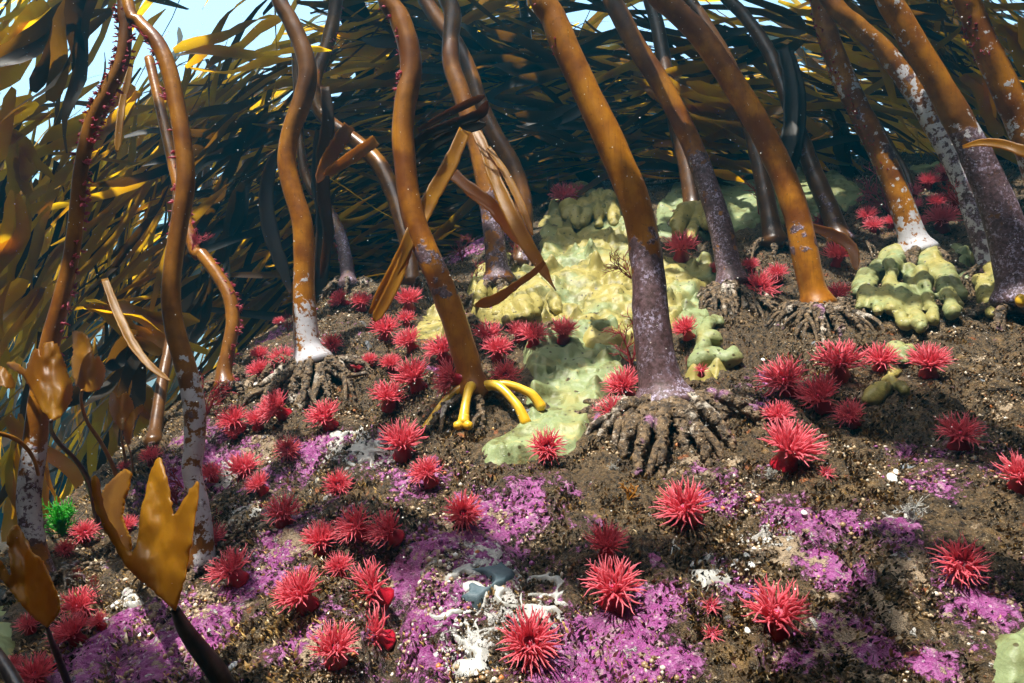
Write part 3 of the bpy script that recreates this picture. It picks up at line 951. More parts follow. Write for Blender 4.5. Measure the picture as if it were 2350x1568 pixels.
KELP_GROUP = "kelp stalks standing on the reef"
N0 = [(0, 0), (1, 0)]
KELPS = [
 # label, path, top distance offset (m), tint, crust, white, roots (n, R, up), seed
 ("long amber kelp stalk nearest the left edge, leaning right, pink fuzz along its shaded side",
  [(284, 0, 26), (288, 60, 28), (280, 140, 30), (245, 215, 32), (208, 290, 31), (186, 390, 30), (176, 490, 31), (163, 590, 33), (138, 700, 36), (112, 800, 40), (92, 920, 46), (78, 1040, 48), (66, 1150, 50), (80, 1250, 46), (100, 1340, 48)],
  .00, [(0, .7), (.33, .6), (.42, .15), (1, .35)], [(0, 0), (.45, .05), (.75, .3), (.85, .62), (1, .55)], [(0, 0), (.72, 0), (.78, .55), (.92, .55), (1, .3)], (7, .07, .02), 1),
 ("reddish brown double bent kelp stalk with white patched foot behind the big golden frond",
  [(292, 0, 26), (318, 50, 30), (362, 100, 35), (390, 170, 37), (405, 240, 38), (420, 330, 39), (426, 420, 40), (412, 510, 40), (398, 600, 40), (392, 680, 42), (402, 760, 44), (428, 850, 46), (446, 940, 48), (446, 1020, 46), (440, 1080, 44), (455, 1150, 44), (466, 1230, 46), (462, 1300, 48)],
  .03, [(0, .1), (.3, .25), (.45, .55), (1, .6)], [(0, .02), (.55, .12), (.7, .3), (.8, .45), (1, .5)], [(0, 0), (.6, .12), (.68, .45), (.75, .54), (.92, .58), (1, .5)], (6, .06, .02), 2),
 ("wavy amber kelp stalk with a chalky white collar and a pale spreading holdfast",
  [(632, -30, 34), (668, 50, 37), (697, 120, 40), (706, 175, 42), (694, 230, 43), (668, 300, 40), (658, 370, 42), (672, 440, 45), (693, 510, 46), (698, 590, 46), (697, 660, 48), (700, 730, 52), (705, 790, 60), (718, 835, 76)],
  -.02, [(0, .9), (.3, .85), (.42, .35), (.5, 0), (.82, .05), (1, .2)], [(0, .05), (.6, .08), (.8, .15), (1, .2)], [(0, .02), (.68, .1), (.76, .42), (.84, .46), (.90, .58), (1, .62)], (22, .092, .03), 3),
 ("thin amber kelp stalk bent in an S behind the white collared one",
  [(775, -40, 28), (766, 40, 30), (745, 120, 31), (722, 180, 32), (726, 240, 32), (760, 285, 34), (815, 325, 37), (868, 375, 38), (900, 440, 38), (925, 520, 38), (940, 590, 36), (944, 655, 34)],
  .30, [(0, .6), (.4, .35), (1, .5)], [(0, .05), (1, .3)], N0, (4, .08, .03), 4),
 ("tall amber kelp stalk in the middle with purple crust halfway and bright yellow roots",
  [(880, -30, 46), (915, 40, 48), (938, 110, 50), (942, 170, 50), (929, 240, 50), (924, 310, 50), (930, 380, 51), (938, 450, 52), (955, 520, 54), (984, 590, 56), (1013, 655, 58), (1040, 730, 58), (1062, 800, 60), (1078, 860, 62), (1088, 905, 68)],
  .00, [(0, .2), (.3, .45), (.42, .02), (1, .02)], [(0, .05), (.55, .12), (.6, .40), (.68, .52), (.78, .52), (.83, .15), (1, .1)], [(0, .1), (.5, .2), (.62, .36), (.7, .25), (.8, .3), (1, .1)], (9, .085, .02), 5),
 ("amber brown kelp stalk right of the middle one, standing on a yellow sponge cone",
  [(1012, -40, 38), (1038, 30, 40), (1034, 90, 40), (1036, 150, 42), (1056, 210, 42), (1076, 270, 42), (1096, 340, 42), (1112, 410, 44), (1124, 480, 46), (1134, 550, 48), (1140, 610, 52), (1145, 650, 62)],
  .02, [(0, .7), (.35, .5), (.45, .2), (1, .45)], [(0, .05), (.6, .2), (.75, .56), (1, .56)], [(0, .0), (1, .12)], (10, .08, .02), 6),
 ("dark brown kelp stalk curving close behind the sponge cone stalk",
  [(960, -40, 34), (1000, 40, 35), (1045, 100, 35), (1078, 165, 36), (1100, 235, 38), (1135, 310, 40), (1175, 380, 41), (1198, 450, 42), (1202, 530, 42), (1196, 610, 44)],
  .04, [(0, .8), (.5, .45), (.7, .7), (1, .9)], [(0, .05), (.6, .3), (1, .5)], N0, (5, .08, .02), 7),
 ("thickest kelp stalk of the forest, amber above and purple grey crusted below",
  [(1230, -40, 58), (1268, 40, 60), (1302, 120, 62), (1340, 200, 63), (1378, 280, 65), (1412, 355, 68), (1444, 430, 70), (1466, 500, 72), (1480, 570, 74), (1488, 640, 77), (1492, 710, 80), (1499, 780, 86), (1508, 840, 92), (1518, 895, 104), (1524, 925, 122)],
  -.02, [(0, .3), (.2, .05), (.5, .05), (1, .4)], [(0, .02), (.5, .1), (.58, .38), (.66, .52), (.74, .72), (1, .75)], [(0, .12), (.4, .14), (.5, .3), (.6, .28), (.7, .05), (1, .1)], (20, .11, .028), 8),
 ("brown kelp stalk speckled purple on its lower half, right of the thickest stalk",
  [(1388, -40, 40), (1425, 40, 43), (1462, 110, 45), (1508, 180, 46), (1548, 250, 46), (1584, 325, 47), (1612, 395, 48), (1636, 465, 50), (1655, 530, 52), (1668, 595, 54), (1680, 655, 62)],
  .03, [(0, .85), (.3, .5), (.45, .15), (.6, .1), (1, .3)], [(0, .08), (.45, .22), (.58, .42), (.66, .66), (1, .66)], [(0, .1), (.5, .26), (.62, .3), (1, .18)], (18, .082, .026), 9),
 ("glossy orange amber kelp stalk with one purple crust ring near its foot",
  [(1488, -40, 46), (1545, 20, 49), (1605, 80, 51), (1655, 150, 52), (1700, 220, 54), (1744, 295, 55), (1782, 370, 56), (1812, 445, 56), (1834, 520, 57), (1848, 590, 58), (1862, 655, 60), (1876, 706, 66)],
  .00, [(0, .35), (.25, .25), (.4, 0), (1, 0)], [(0, .05), (.36, .12), (.44, .36), (.55, .22), (.74, .2), (.79, .55), (.86, .5), (.9, .25), (1, .2)], [(0, .1), (.3, .28), (.45, .2), (.5, .1), (.8, .25), (1, .15)], (17, .085, .028), 10),
 ("amber kelp stalk with torn white crust, standing on the lobed yellow sponge",
  [(1876, -40, 44), (1888, 30, 45), (1905, 100, 46), (1936, 180, 47), (1972, 255, 48), (2010, 330, 49), (2042, 400, 50), (2066, 465, 52), (2086, 525, 56), (2104, 580, 70)],
  -.02, [(0, .05), (.3, .1), (1, .05)], [(0, .1), (.3, .38), (.5, .45), (.68, .52), (.75, .3), (.9, .36), (1, .3)], [(0, .05), (.25, .3), (.36, .42), (.5, .33), (.8, .34), (.93, .5), (1, .55)], (14, .08, .02), 11),
 ("grey crusted kelp stalk leaning strongly left, third from the right edge",
  [(1905, 0, 38), (1965, 60, 40), (2025, 115, 42), (2080, 185, 44), (2132, 265, 47), (2178, 345, 50), (2216, 425, 52), (2244, 500, 54), (2264, 570, 56), (2278, 628, 60)],
  .02, [(0, .4), (.3, .3), (1, .3)], [(0, .35), (.3, .42), (.5, .5), (.65, .78), (1, .8)], [(0, .22), (.3, .38), (.5, .44), (.65, .45), (1, .4)], (7, .08, .03), 12),
 ("broad dark stalk at the right, amber on top and grey velvet below",
  [(2020, -40, 50), (2062, 40, 52), (2108, 120, 54), (2156, 200, 57), (2200, 280, 62), (2240, 360, 66), (2276, 440, 72), (2305, 520, 78), (2326, 600, 84), (2340, 690, 92)],
  -.06, [(0, .02), (.3, .15), (.5, .8), (1, 1)], [(0, .08), (.4, .15), (.5, .62), (1, .72)], [(0, .34), (.2, .36), (.35, .1), (.5, .42), (.6, .2), (1, .1)], (8, .10, .02), 13),
 ("amber kelp stalk leaving through the right edge with a pale crusted side",
  [(2200, -40, 46), (2230, 30, 50), (2262, 110, 54), (2300, 190, 57), (2336, 270, 60), (2372, 360, 64), (2400, 450, 68), (2424, 560, 74), (2440, 680, 82)],
  -.08, [(0, .05), (.5, .05), (1, .4)], [(0, .25), (.3, .28), (.5, .4), (1, .7)], [(0, .3), (.4, .34), (.6, .4), (1, .3)], (6, .1, .02), 14),
 ("short amber kelp stalk curving down beside the ridge, furry pink on its upper side",
  [(436, 540, 26), (462, 582, 28), (498, 630, 29), (526, 680, 30), (534, 740, 30), (524, 800, 31), (514, 850, 34), (516, 890, 42)],
  .06, [(0, .1), (.5, .4), (1, .6)], [(0, .05), (.6, .3), (1, .45)], N0, (6, .05, .02), 15),
 ("dim brown kelp stalk bending in from behind at the middle of the ridge",
  [(690, 340, 20), (708, 420, 24), (740, 465, 26), (770, 515, 28), (788, 570, 30), (796, 620, 32), (800, 660, 40)],
  .20, [(0, .6), (1, .8)], [(0, .1), (.5, .5), (1, .7)], N0, (7, .06, .03), 16),
 ("dark kelp stalk behind the glossy orange one",
  [(1480, -40, 30), (1508, 60, 32), (1530, 180, 34), (1552, 290, 36), (1574, 380, 38), (1588, 450, 44), (1592, 500, 54)],
  .12, [(0, 1), (1, 1)], [(0, .1), (1, .4)], N0, (6, .09, .03), 17),
 ("nearly black kelp stalk crossing close behind the glossy orange one",
  [(1560, -40, 28), (1620, 60, 30), (1672, 150, 32), (1710, 250, 34), (1738, 360, 36), (1760, 470, 40), (1776, 560, 48)],
  .10, [(0, 1), (1, 1)], [(0, .1), (1, .35)], [(0, .15), (.5, .25), (1, .1)], (5, .07, .03), 18),
 ("dark kelp stalk with a teal sheen left of the white crusted amber stalk",
  [(1640, -40, 26), (1710, 40, 28), (1764, 120, 30), (1800, 210, 32), (1838, 320, 36), (1872, 410, 40), (1902, 480, 42), (1930, 560, 46)],
  .14, [(0, 1), (1, 1)], [(0, .1), (.6, .4), (1, .5)], [(0, .05), (.6, .25), (1, .2)], (4, .06, .02), 19),
 ("slim dark kelp stalk between the two grey crusted ones at the right",
  [(1930, 140, 12), (1985, 240, 14), (2040, 330, 15), (2080, 400, 16), (2100, 470, 18)],
  .10, [(0, 1), (1, 1)], [(0, .1), (1, .2)], N0, (3, .04, .01), 20),
 ("black kelp stalk standing between the two leftmost amber ones",
  [(300, 470, 22), (286, 540, 24), (276, 620, 26), (276, 700, 27), (262, 780, 28), (242, 870, 30), (222, 960, 32), (206, 1040, 36)],
  .40, [(0, 1), (1, 1)], [(0, .1), (1, .3)], N0, (4, .05, .02), 21),
 ("pale teal kelp stalk dipping in a curve behind the reddish one",
  [(470, 480, 18), (474, 530, 20), (490, 575, 21), (530, 612, 21), (580, 640, 22), (625, 668, 24), (660, 705, 26)],
  .25, [(0, .5), (1, .6)], [(0, .1), (1, .3)], [(0, .2), (1, .1)], (3, .05, .02), 22),
 ("straight dim kelp stalk slanting down to the ridge crest behind the pale teal one",
  [(500, 500, 18), (545, 560, 20), (590, 605, 21), (640, 660, 22), (668, 730, 26)],
  .35, [(0, .9), (1, .9)], [(0, .1), (1, .3)], N0, (3, .05, .02), 23),
 ("dark leaning stalk in the gap left of the reddish kelp, low down",
  [(395, 640, 16), (402, 720, 22), (388, 800, 24), (372, 880, 26), (360, 960, 28), (352, 1020, 32)],
  .25, [(0, 1), (1, 1)], [(0, .1), (1, .3)], N0, (3, .05, .02), 24),
 ("dim stalk far behind the ridge left of the wavy amber one",
  [(560, 480, 16), (566, 560, 18), (572, 640, 20), (570, 720, 22), (562, 800, 26)],
  .35, [(0, .7), (1, .8)], [(0, .1), (1, .3)], N0, (3, .05, .02), 25),
 ("dark background stalk right of the wavy amber one",
  [(742, 330, 22), (744, 420, 26), (738, 500, 28), (730, 600, 30), (728, 690, 34)],
  .25, [(0, .9), (1, 1)], [(0, .1), (1, .3)], N0, (3, .05, .02), 26),
 ("dark background stalk rising behind the sponge carpet left of the thickest stalk",
  [(1215, 120, 22), (1240, 220, 24), (1262, 320, 26), (1268, 400, 28), (1272, 470, 34)],
  .25, [(0, 1), (1, 1)], [(0, .1), (1, .3)], N0, (4, .06, .02), 27),
]
STALKS = {}
for lab, path, dy, tint, crust, white, (nr, R, up), sd in KELPS:
    base = hit(*path[-1][:2])
    d = np.dot(base, CF)
    r0 = path[-1][2] / 2 / FP * d
    lift = .35 if sd >= 15 or nr <= 7 else (1.1 if sd == 11 else 2.0)
    foot = base + np.array([0, -r0 * lift, 0])       # the foot stands clear of the rock on its roots
    root = empty("kelp", base)
    tag(root, lab, "kelp", KELP_GROUP)
    s, C3, rr = stipe(root, path, base[1] - r0 * lift + dy, tint, crust, white, base, base=foot, seed=sd * 1.37, extra=.30 if path[0][1] < 50 else .45)
    STALKS[sd] = (C3, rr)
    e = C3[-1]
    if sd == 5:
        holdfast(root, e, r0, 7, R, base, None, sd, (0, 360), up * .6)
        for a, Rk, rise in ((-1.72, .060, .012), (-.62, .082, .016), (-.18, .090, .012), (-2.6, .075, .004)):
            p = hapteron_path(e + np.array([math.cos(a) * r0 * .7, math.sin(a) * r0 * .7, .006]), a, Rk, 0, rise)
            p[:, 2] += np.linspace(.004, .013, len(p))
            C = spline(p, 24)
            b = MB()
            V, Q, T, t = tube(C, np.linspace(.0095, .0085, 24) * (1 - .25 * np.sin(np.linspace(0, math.pi, 24))), 14, .04, True, a)
            b.add(V, Q, T)
            if a == -1.72:
                for s2 in (-1, 1):
                    tip = C[-1] + np.array([s2 * .010, -.006, -.004])
                    V, Q, T, t = tube(spline([C[-4], C[-1] + np.array([s2 * .003, 0, 0]), tip], 8), np.linspace(.008, .0065, 8), 12, .03)
                    b.add(V, Q, T)
            h = b.build("hapteron", M["yellow_root"], root, origin=base)
            h["label"] = "bright yellow bare root"
    else:
        mm = None
        holdfast(root, e, r0, nr, R, base, mm, sd, (160, 380) if sd in (3, 8, 9, 10, 11) else (0, 360), up)

# ------------------------------------------------------------------ lobed sponges that drape over holdfasts (soft blobs merged into one skin)
def blob_sponge(name, balls, label, mat, res=.0035, attr=("mint", .4)):
    mb = bpy.data.metaballs.new("lobes")
    mb.resolution = res
    mb.render_resolution = res
    mb.threshold = .5
    o = bpy.data.objects.new("lobes", mb)
    COL.objects.link(o)
    org = np.mean([b[0] for b in balls], 0)
    for c, r in balls:
        e = mb.elements.new()
        e.co = Vector(np.array(c) - org)
        e.radius = r * 1.85
        e.stiffness = 2.0
    dg = bpy.context.evaluated_depsgraph_get()
    dg.update()
    me = bpy.data.meshes.new_from_object(o.evaluated_get(dg))
    bpy.data.objects.remove(o)
    bpy.data.metaballs.remove(mb)
    n = len(me.vertices)
    co = np.empty(n * 3, np.float32); me.vertices.foreach_get("co", co)
    no = np.empty(n * 3, np.float32); me.vertices.foreach_get("normal", no)
    co = co.reshape(-1, 3); no = no.reshape(-1, 3)
    w = co + org
    co = co + no * (.0050 * fbm(w[:, 0] * 60, w[:, 1] * 60, w[:, 2] * 60, 3) + .0085 * fbm(w[:, 0] * 28, w[:, 1] * 28, w[:, 2] * 28, 2))[:, None]
    me.vertices.foreach_set("co", co.astype(np.float32).ravel())
    me.attributes.new(attr[0], 'FLOAT', 'POINT').data.foreach_set("value", np.full(n, attr[1], np.float32))
    me.polygons.foreach_set("use_smooth", np.ones(len(me.polygons), bool))
    me.name = name
    me.materials.clear()
    me.materials.append(mat)
    me.update()
    o = link(name, me)
    o.location = Vector(org)
    return tag(o, label, "sponge", "yellow and green sponges on the reef")

def lobe(pts, off, r0, r1, n=None):
    """chain of soft blobs along picture points, lifted off the rock towards the viewer by off metres"""
    P = []
    for px, py in pts:
        p = hit(px, py)
        P.append(p + normal_at(p[0], p[1]) * off)
    C = spline(P, n or max(6, int(len(P) * 7)))
    return [(c, r) for c, r in zip(C, np.linspace(r0, r1, len(C)))]

rs = random.Random(5)
def lobes(specs, off, r):
    out = []
    for pts in specs:
        out += lobe(pts, off * rs.uniform(.7, 1.3), r * rs.uniform(.9, 1.2), r * rs.uniform(.55, .8))
    return out

blob_sponge("yellow_sponge", lobes([
    [(2040, 605), (2005, 650), (1985, 700), (1970, 730)], [(2055, 600), (2040, 660), (2030, 710), (2045, 740)], [(2090, 590), (2125, 620), (2160, 670), (2190, 720)],
    [(2125, 600), (2170, 650), (2205, 700)], [(2085, 640), (2090, 700), (2100, 750), (2110, 780)], [(2110, 650), (2130, 710), (2140, 760)], [(1985, 655), (1965, 690)],
    [(2065, 690), (2060, 740), (2075, 765)], [(2000, 700), (2010, 740)], [(2170, 700), (2180, 745)]], .020, .014),
    "lobed yellow green sponge draped over roots at the right, below the torn white crusted stalk", M["sponge"], attr=("mint", .55))
blob_sponge("yellow_sponge", lobes([
    [(2245, 615), (2270, 640), (2285, 680), (2290, 720)], [(2280, 620), (2290, 660)], [(2250, 660), (2260, 700), (2275, 740)], [(2265, 600), (2300, 640)]], .020, .012),
    "smaller lobed yellow sponge at the foot of the grey crusted leaning stalk", M["sponge"], attr=("mint", .4))
blob_sponge("yellow_sponge", lobes([
    [(1130, 655), (1105, 690), (1095, 720)], [(1150, 660), (1150, 700), (1140, 735)], [(1170, 655), (1195, 700), (1185, 745)], [(1190, 660), (1225, 700), (1230, 735)],
    [(1165, 690), (1165, 735), (1165, 755)], [(1210, 665), (1260, 695), (1280, 730)], [(1200, 725), (1210, 750)]], .022, .015),
    "cream yellow sponge cone with hanging folds around the foot of a purple brown stalk", M["sponge"], attr=("mint", .05))
blob_sponge("yellow_sponge", lobes([
    [(1590, 505), (1565, 530), (1552, 560)], [(1600, 505), (1590, 540), (1580, 565)], [(1610, 505), (1618, 530), (1620, 550)], [(1570, 510), (1545, 545)]], .030, .016),
    "small yellow sponge hood over a dark holdfast behind the speckled purple stalk", M["sponge"], attr=("mint", .3))
blob_sponge("yellow_sponge", lobes([
    [(1600, 840), (1612, 800), (1618, 770), (1632, 748), (1650, 752)], [(1610, 840), (1640, 830), (1670, 840), (1685, 822)], [(1625, 790), (1645, 800)], [(1590, 850), (1610, 830)]], .014, .011),
    "yellow green sponge finger with a hooked tip right of the thickest stalk", M["sponge"], attr=("mint", .6))
blob_sponge("yellow_sponge", lobes([
    [(1300, 470), (1320, 455), (1345, 450)], [(1330, 470), (1350, 500), (1340, 530)], [(1365, 465), (1375, 500), (1372, 530)], [(1310, 490), (1300, 520)], [(1395, 470), (1405, 500), (1410, 525)], [(1320, 500), (1325, 535)]], .022, .017),
    "yellow sponge mound with drooping fingers at the top of the reef beside the skyline anemones", M["sponge"], attr=("mint", .35))
blob_sponge("yellow_sponge", lobes([[(1990, 930), (2010, 915), (2035, 895)], [(2035, 880), (2065, 895), (2080, 905)], [(2045, 865), (2065, 858)]], .006, .008),
    "little tan yellow sponge strips below three anemones at the right", M["sponge"], attr=("mint", .1))
blob_sponge("yellow_sponge", lobes([[(2050, 815), (2070, 825), (2085, 815)], [(2060, 830), (2075, 840)]], .008, .010),
    "small yellow green sponge knob between two anemones at the right", M["sponge"], attr=("mint", .6))

# ------------------------------------------------------------------ red anemones
def anemone_meshes(seed, n_t, openness, wav):
    """crown radius 1, base at the origin, axis +Z: column, oral disc, mouth, crown of tentacles"""
    rnd = random.Random(seed)
    h = .78
    prof = [(0, .0), (.40, .0), (.44, .03), (.40, .12), (.33, .26), (.30, .42), (.32, .58), (.37, .70), (.39, h), (.33, h + .01)]
    S = 22
    V, Q = [], []
    for k, (r, z) in enumerate(prof):
        for j in range(S):
            a = 2 * math.pi * j / S
            rr = r * (1 + .05 * math.sin(3 * a + seed) + .03 * math.sin(11 * a + k))
            V.append((rr * math.cos(a), rr * math.sin(a), z + .02 * math.sin(2 * a + seed)))
    for k in range(len(prof) - 1):
        for j in range(S):
            Q.append((k * S + j, k * S + (j + 1) % S, (k + 1) * S + (j + 1) % S, (k + 1) * S + j))
    col = mesh("column", V, np.array(Q), M["column"])
    # oral disc: shallow bowl
    V, Q = [], []
    rad = [.0, .08, .16, .24, .31, .36]
    for k, r in enumerate(rad):
        for j in range(S):
            a = 2 * math.pi * j / S
            z = h - .06 + .07 * (r / .36) ** 2 + .008 * math.sin(14 * a) * (r / .36)
            V.append((r * math.cos(a), r * math.sin(a), z))
    for k in range(len(rad) - 1):
        for j in range(S):
            Q.append((k * S + j, k * S + (j + 1) % S, (k + 1) * S + (j + 1) % S, (k + 1) * S + j))
    disc = mesh("oral_disc", V, np.array(Q), M["disc"])
    B, F = ico(2)
    mo = mesh("mouth", B * np.array([.085, .075, .07]) + np.array([0, 0, h - .045]), F, M["mouth"])
    # tentacles
    b = MB()
    rings = [(.20, .20, .16), (.25, .45, .22), (.30, .75, .24), (.34, 1.05, .22), (.37, 1.40, .16)]
    tot = sum(w for *_, w in rings)
    for ri, (r0, tilt, w) in enumerate(rings):
        m = int(n_t * w / tot)
        for k in range(m):
            a = 2 * math.pi * (k + rnd.uniform(.15, .85)) / m + ri * .4
            tl = tilt * openness + rnd.uniform(-.16, .16)
            L = rnd.uniform(.60, .86) * (1 - .10 * (ri == 4))
            out = np.array([math.cos(a), math.sin(a), 0])
            tang = np.array([-math.sin(a), math.cos(a), 0])
            up = np.array([0, 0, 1.0])
            p = out * r0 + up * (h - .01 - .05 * (ri == 4))
            C = [p]
            cur = rnd.uniform(-.5, .9)                # curl of the tentacle over its length
            sw = rnd.uniform(-.55, .55) * wav
            n = 6
            for i in range(n):
                s = (i + .5) / n
                th = tl + cur * (s - .3) + .22 * wav * math.sin(s * 6 + k * 1.7)
                d = out * math.sin(th) + up * math.cos(th) + tang * sw * math.sin(s * 5.0 + k)
                p = p + d * (L / n)
                C.append(p)
            rr = np.array([.038, .037, .034, .029, .023, .016, .006]) * rnd.uniform(.85, 1.15)
            V, Q, T, t = tube(np.array(C), rr, 5, 0, True)
            b.add(V, Q, T, t=t)
    tm = b.mesh("tentacle_crown", M["tent"])
    return col, disc, mo, tm

ANEM_KINDS = [anemone_meshes(1, 108, 1.0, 1.0), anemone_meshes(2, 124, .92, .8), anemone_meshes(3, 96, 1.1, 1.2), anemone_meshes(4, 112, .82, 1.0), anemone_meshes(5, 88, 1.0, 1.4), anemone_meshes(6, 34, 1.15, 1.2)]
DIRS = {'d': (0, 1), 'r': (1, .25), 'dr': (.7, .8), 'dl': (-.6, .85), 'c': (0, .15), 'l': (-1, .2), 'R': (1.3, .1)}

def anemone(px, py, D, dr, label, kind=None, k=[0], pale=False):
    k[0] += 1
    rnd = random.Random(k[0] * 13)
    kd = ANEM_KINDS[(k[0] % 5) if kind is None else kind]
    dx, dy = DIRS[dr]
    lat = -(CR * dx - CU * dy)                            # from base towards the crown, across the view
    qx, qy = px + dx * D * .2, py + dy * D * .2
    for it in range(4):
        g = hit(qx, qy)
        d = np.dot(g, CF)
        R = D / 2 / FP * d
        n = normal_at(g[0], g[1])
        v = -g / np.linalg.norm(g)
        ax = n * .5 + lat * .62 + v * (.95 if dr == 'c' else .42)
        ax += np.array([rnd.uniform(-.06, .06) for _ in range(3)]) if it == 0 else 0
        ax /= np.linalg.norm(ax)
        c = g + ax * R * .92
        ux, uy, _ = proj(c)
        qx += (px - ux) * .8; qy += (py - uy) * .8
    if bool(on_carpet(np.array([g[0]]), np.array([g[1]]))[0]): g = g + n * .011
    d = np.dot(g, CF)
    R = D / 2 / FP * d * 1.2
    place_anemone(kd, g - ax * R * .06, ax, R, rnd.uniform(0, 6.28), label)

ANEM_GROUP = "red anemones on the reef"
def place_anemone(kd, base, ax, R, roll, label):
    o = empty("anemone", base)
    q = Vector(ax).to_track_quat('Z', 'Y')
    from mathutils import Quaternion
    o.rotation_mode = 'QUATERNION'
    o.rotation_quaternion = q @ Quaternion((0, 0, 1), roll)
    o.scale = (R, R, R)
    tag(o, label, "anemone", ANEM_GROUP)
    link("column", kd[0], o)
    dsk = link("oral_disc", kd[1], o)
    link("mouth", kd[2], dsk)
    link("tentacle_crown", kd[3], o)
    return o

A = anemone
A(1215, 1472, 128, 'c', "big red anemone facing the viewer, lowest in the middle, beside white crust")
A(1408, 1340, 128, 'd', "lower and larger of the two red anemones stacked on purple rock")
A(1393, 1243, 92, 'd', "upper and smaller of the two stacked red anemones, above the larger one")
A(1783, 1400, 134, 'd', "large coral red anemone with upright tentacles in the sunlit turf, lower right")
A(1567, 1160, 116, 'dr', "salmon red anemone on turf straight below the thickest kelp stalk")
A(685, 1357, 106, 'dr', "round red anemone with dark centre left of the rock crack")
A(840, 1355, 118, 'R', "red anemone stretching sideways out of the rock crack above a close pair")
A(768, 1482, 106, 'd', "left one of the close pair of red anemones at the bottom of the crack")
A(850, 1455, 106, 'R', "right one of the close pair of red anemones, leaning out of the crack")
A(778, 1298, 62, 'd', "small thin red anemone standing above the sideways one in the crack")
A(735, 1235, 80, 'd', "leftmost of three red anemones in a row above the rock crack")
A(810, 1205, 88, 'r', "middle one of three red anemones in a row above the rock crack")
A(885, 1215, 86, 'r', "rightmost of three red anemones in a row, at the edge of the purple rock")
A(648, 1172, 82, 'd', "red anemone with visible stalk, alone up left of the row of three")
A(775, 1112, 62, 'c', "coral red anemone over white pebbly crust, below the white holdfast")
A(1063, 1177, 86, 'c', "round red anemone facing the viewer alone on purple and tan rock")
A(975, 1082, 76, 'dr', "red anemone showing its crimson stalk, left of the mint sponge tongue")
A(922, 1010, 98, 'd', "bright red anemone with spread tentacles left below the yellow roots")
A(742, 952, 78, 'dr', "red anemone growing inside the chalky white holdfast roots")
A(660, 1030, 56, 'c', "dark red closed looking anemone below the white holdfast")
A(628, 935, 76, 'r', "pinkish red anemone left of the white holdfast, uppermost of a slanting three")
A(532, 962, 70, 'dr', "leftmost red anemone of the slanting three by the white holdfast")
A(588, 962, 52, 'd', "shaded red anemone in the middle of the slanting three by the white holdfast")
A(534, 992, 34, 'd', "tiny red anemone tucked under the leftmost of the slanting three")
A(557, 1070, 74, 'd', "red anemone on purple rock above a smaller stalked one, left side")
A(590, 1110, 56, 'dr', "smaller red anemone with dark stalk just under a larger one, left side")
A(484, 1085, 52, 'd', "dim red anemone half hidden behind the white patched kelp stalk")
A(480, 1237, 74, 'd', "red anemone at the foot of the reddish kelp stalk, above a taller one")
A(525, 1302, 96, 'dr', "tall red anemone with bent crimson stalk right of the golden frond")
A(195, 1220, 56, 'dl', "small red anemone on a thin stalk beside the green seaweed")
A(150, 1260, 42, 'c', "small pale red anemone facing the viewer below the green seaweed")
A(182, 1385, 80, 'd', "brightest and uppermost red anemone of the cluster beside the dark golden frond")
A(160, 1448, 84, 'dr', "broad shaded red anemone at the bottom of the cluster by the dark golden frond")
A(222, 1425, 46, 'dr', "small dark red anemone at the right end of the cluster by the dark golden frond")
A(28, 1525, 44, 'd', "small bright red anemone at the left edge near the bottom corner")
A(78, 1545, 84, 'd', "broad blurred red anemone cut by the bottom edge in the left corner")
A(345, 1045, 46, 'd', "small pink red anemone on the purple ridge behind the golden frond")
A(292, 1205, 46, 'd', "red anemone peeping through the slit of the big golden frond")
A(286, 1070, 28, 'd', "tiny dim red anemone behind the small dark frond stems on the ridge")
A(66, 1430, 52, 'd', "pink red anemone behind the dark golden frond at the left edge")
A(595, 812, 40, 'd', "small red anemone highest left of the ridge cluster beside the white collar")
A(648, 822, 62, 'd', "widest red anemone of the ridge cluster left of the white collar")
A(592, 848, 50, 'dr', "deep red anemone below the highest small one in the ridge cluster")
A(642, 868, 44, 'd', "lowest red anemone of the ridge cluster, against the white holdfast")
A(640, 738, 26, 'd', "tiny red anemone on the ridge skyline left of the wavy amber stalk")
A(778, 687, 46, 'r', "left one of two red anemones under the dim background stalk on the ridge")
A(828, 690, 50, 'd', "right one of two red anemones under the dim background stalk on the ridge")
A(938, 685, 60, 'd', "tall red anemone above a smaller one beside the split strap frond")
A(932, 730, 42, 'd', "small red anemone directly below the tall one beside the split strap frond")
A(882, 752, 64, 'd', "wide red anemone under the tips of the split strap frond")
A(935, 780, 60, 'dr', "red anemone at the left edge of the cream yellow sponge mound")
A(1008, 800, 72, 'dr', "upper red anemone pressed against the left of the yellow rooted stalk")
A(945, 860, 84, 'dr', "large red anemone left of the yellow rooted stalk, above a dark hanging one")
A(890, 905, 78, 'd', "dark red anemone in shadow with hanging tentacles above the deep hollow")
A(896, 832, 48, 'd', "red anemone with a short stalk between the holdfast and the yellow rooted stalk")
A(848, 825, 34, 'd', "little red anemone right of the white holdfast, upper of a tiny pair")
A(820, 842, 28, 'd', "tiniest red anemone right of the white holdfast")
A(762, 790, 48, 'c', "dim dark red anemone just right of the white collar")
A(1120, 765, 66, 'd', "leftmost red anemone of the five under the yellow sponge cone")
A(1142, 798, 66, 'd', "lowest red anemone of the five under the yellow sponge cone")
A(1190, 760, 52, 'd', "middle upper red anemone of the five under the yellow sponge cone")
A(1224, 780, 66, 'd', "second from right red anemone of the five under the yellow sponge cone")
A(1293, 770, 64, 'd', "rightmost red anemone of the five under the yellow sponge cone, set apart")
A(1160, 860, 68, 'c', "red anemone between the yellow rooted stalk and the mint sponge tongue")
A(1255, 1042, 78, 'c', "coral red anemone at the lower tip of the mint sponge tongue")
A(1428, 882, 82, 'dr', "upper one of two dark tipped red anemones left of the thickest stalk's foot")
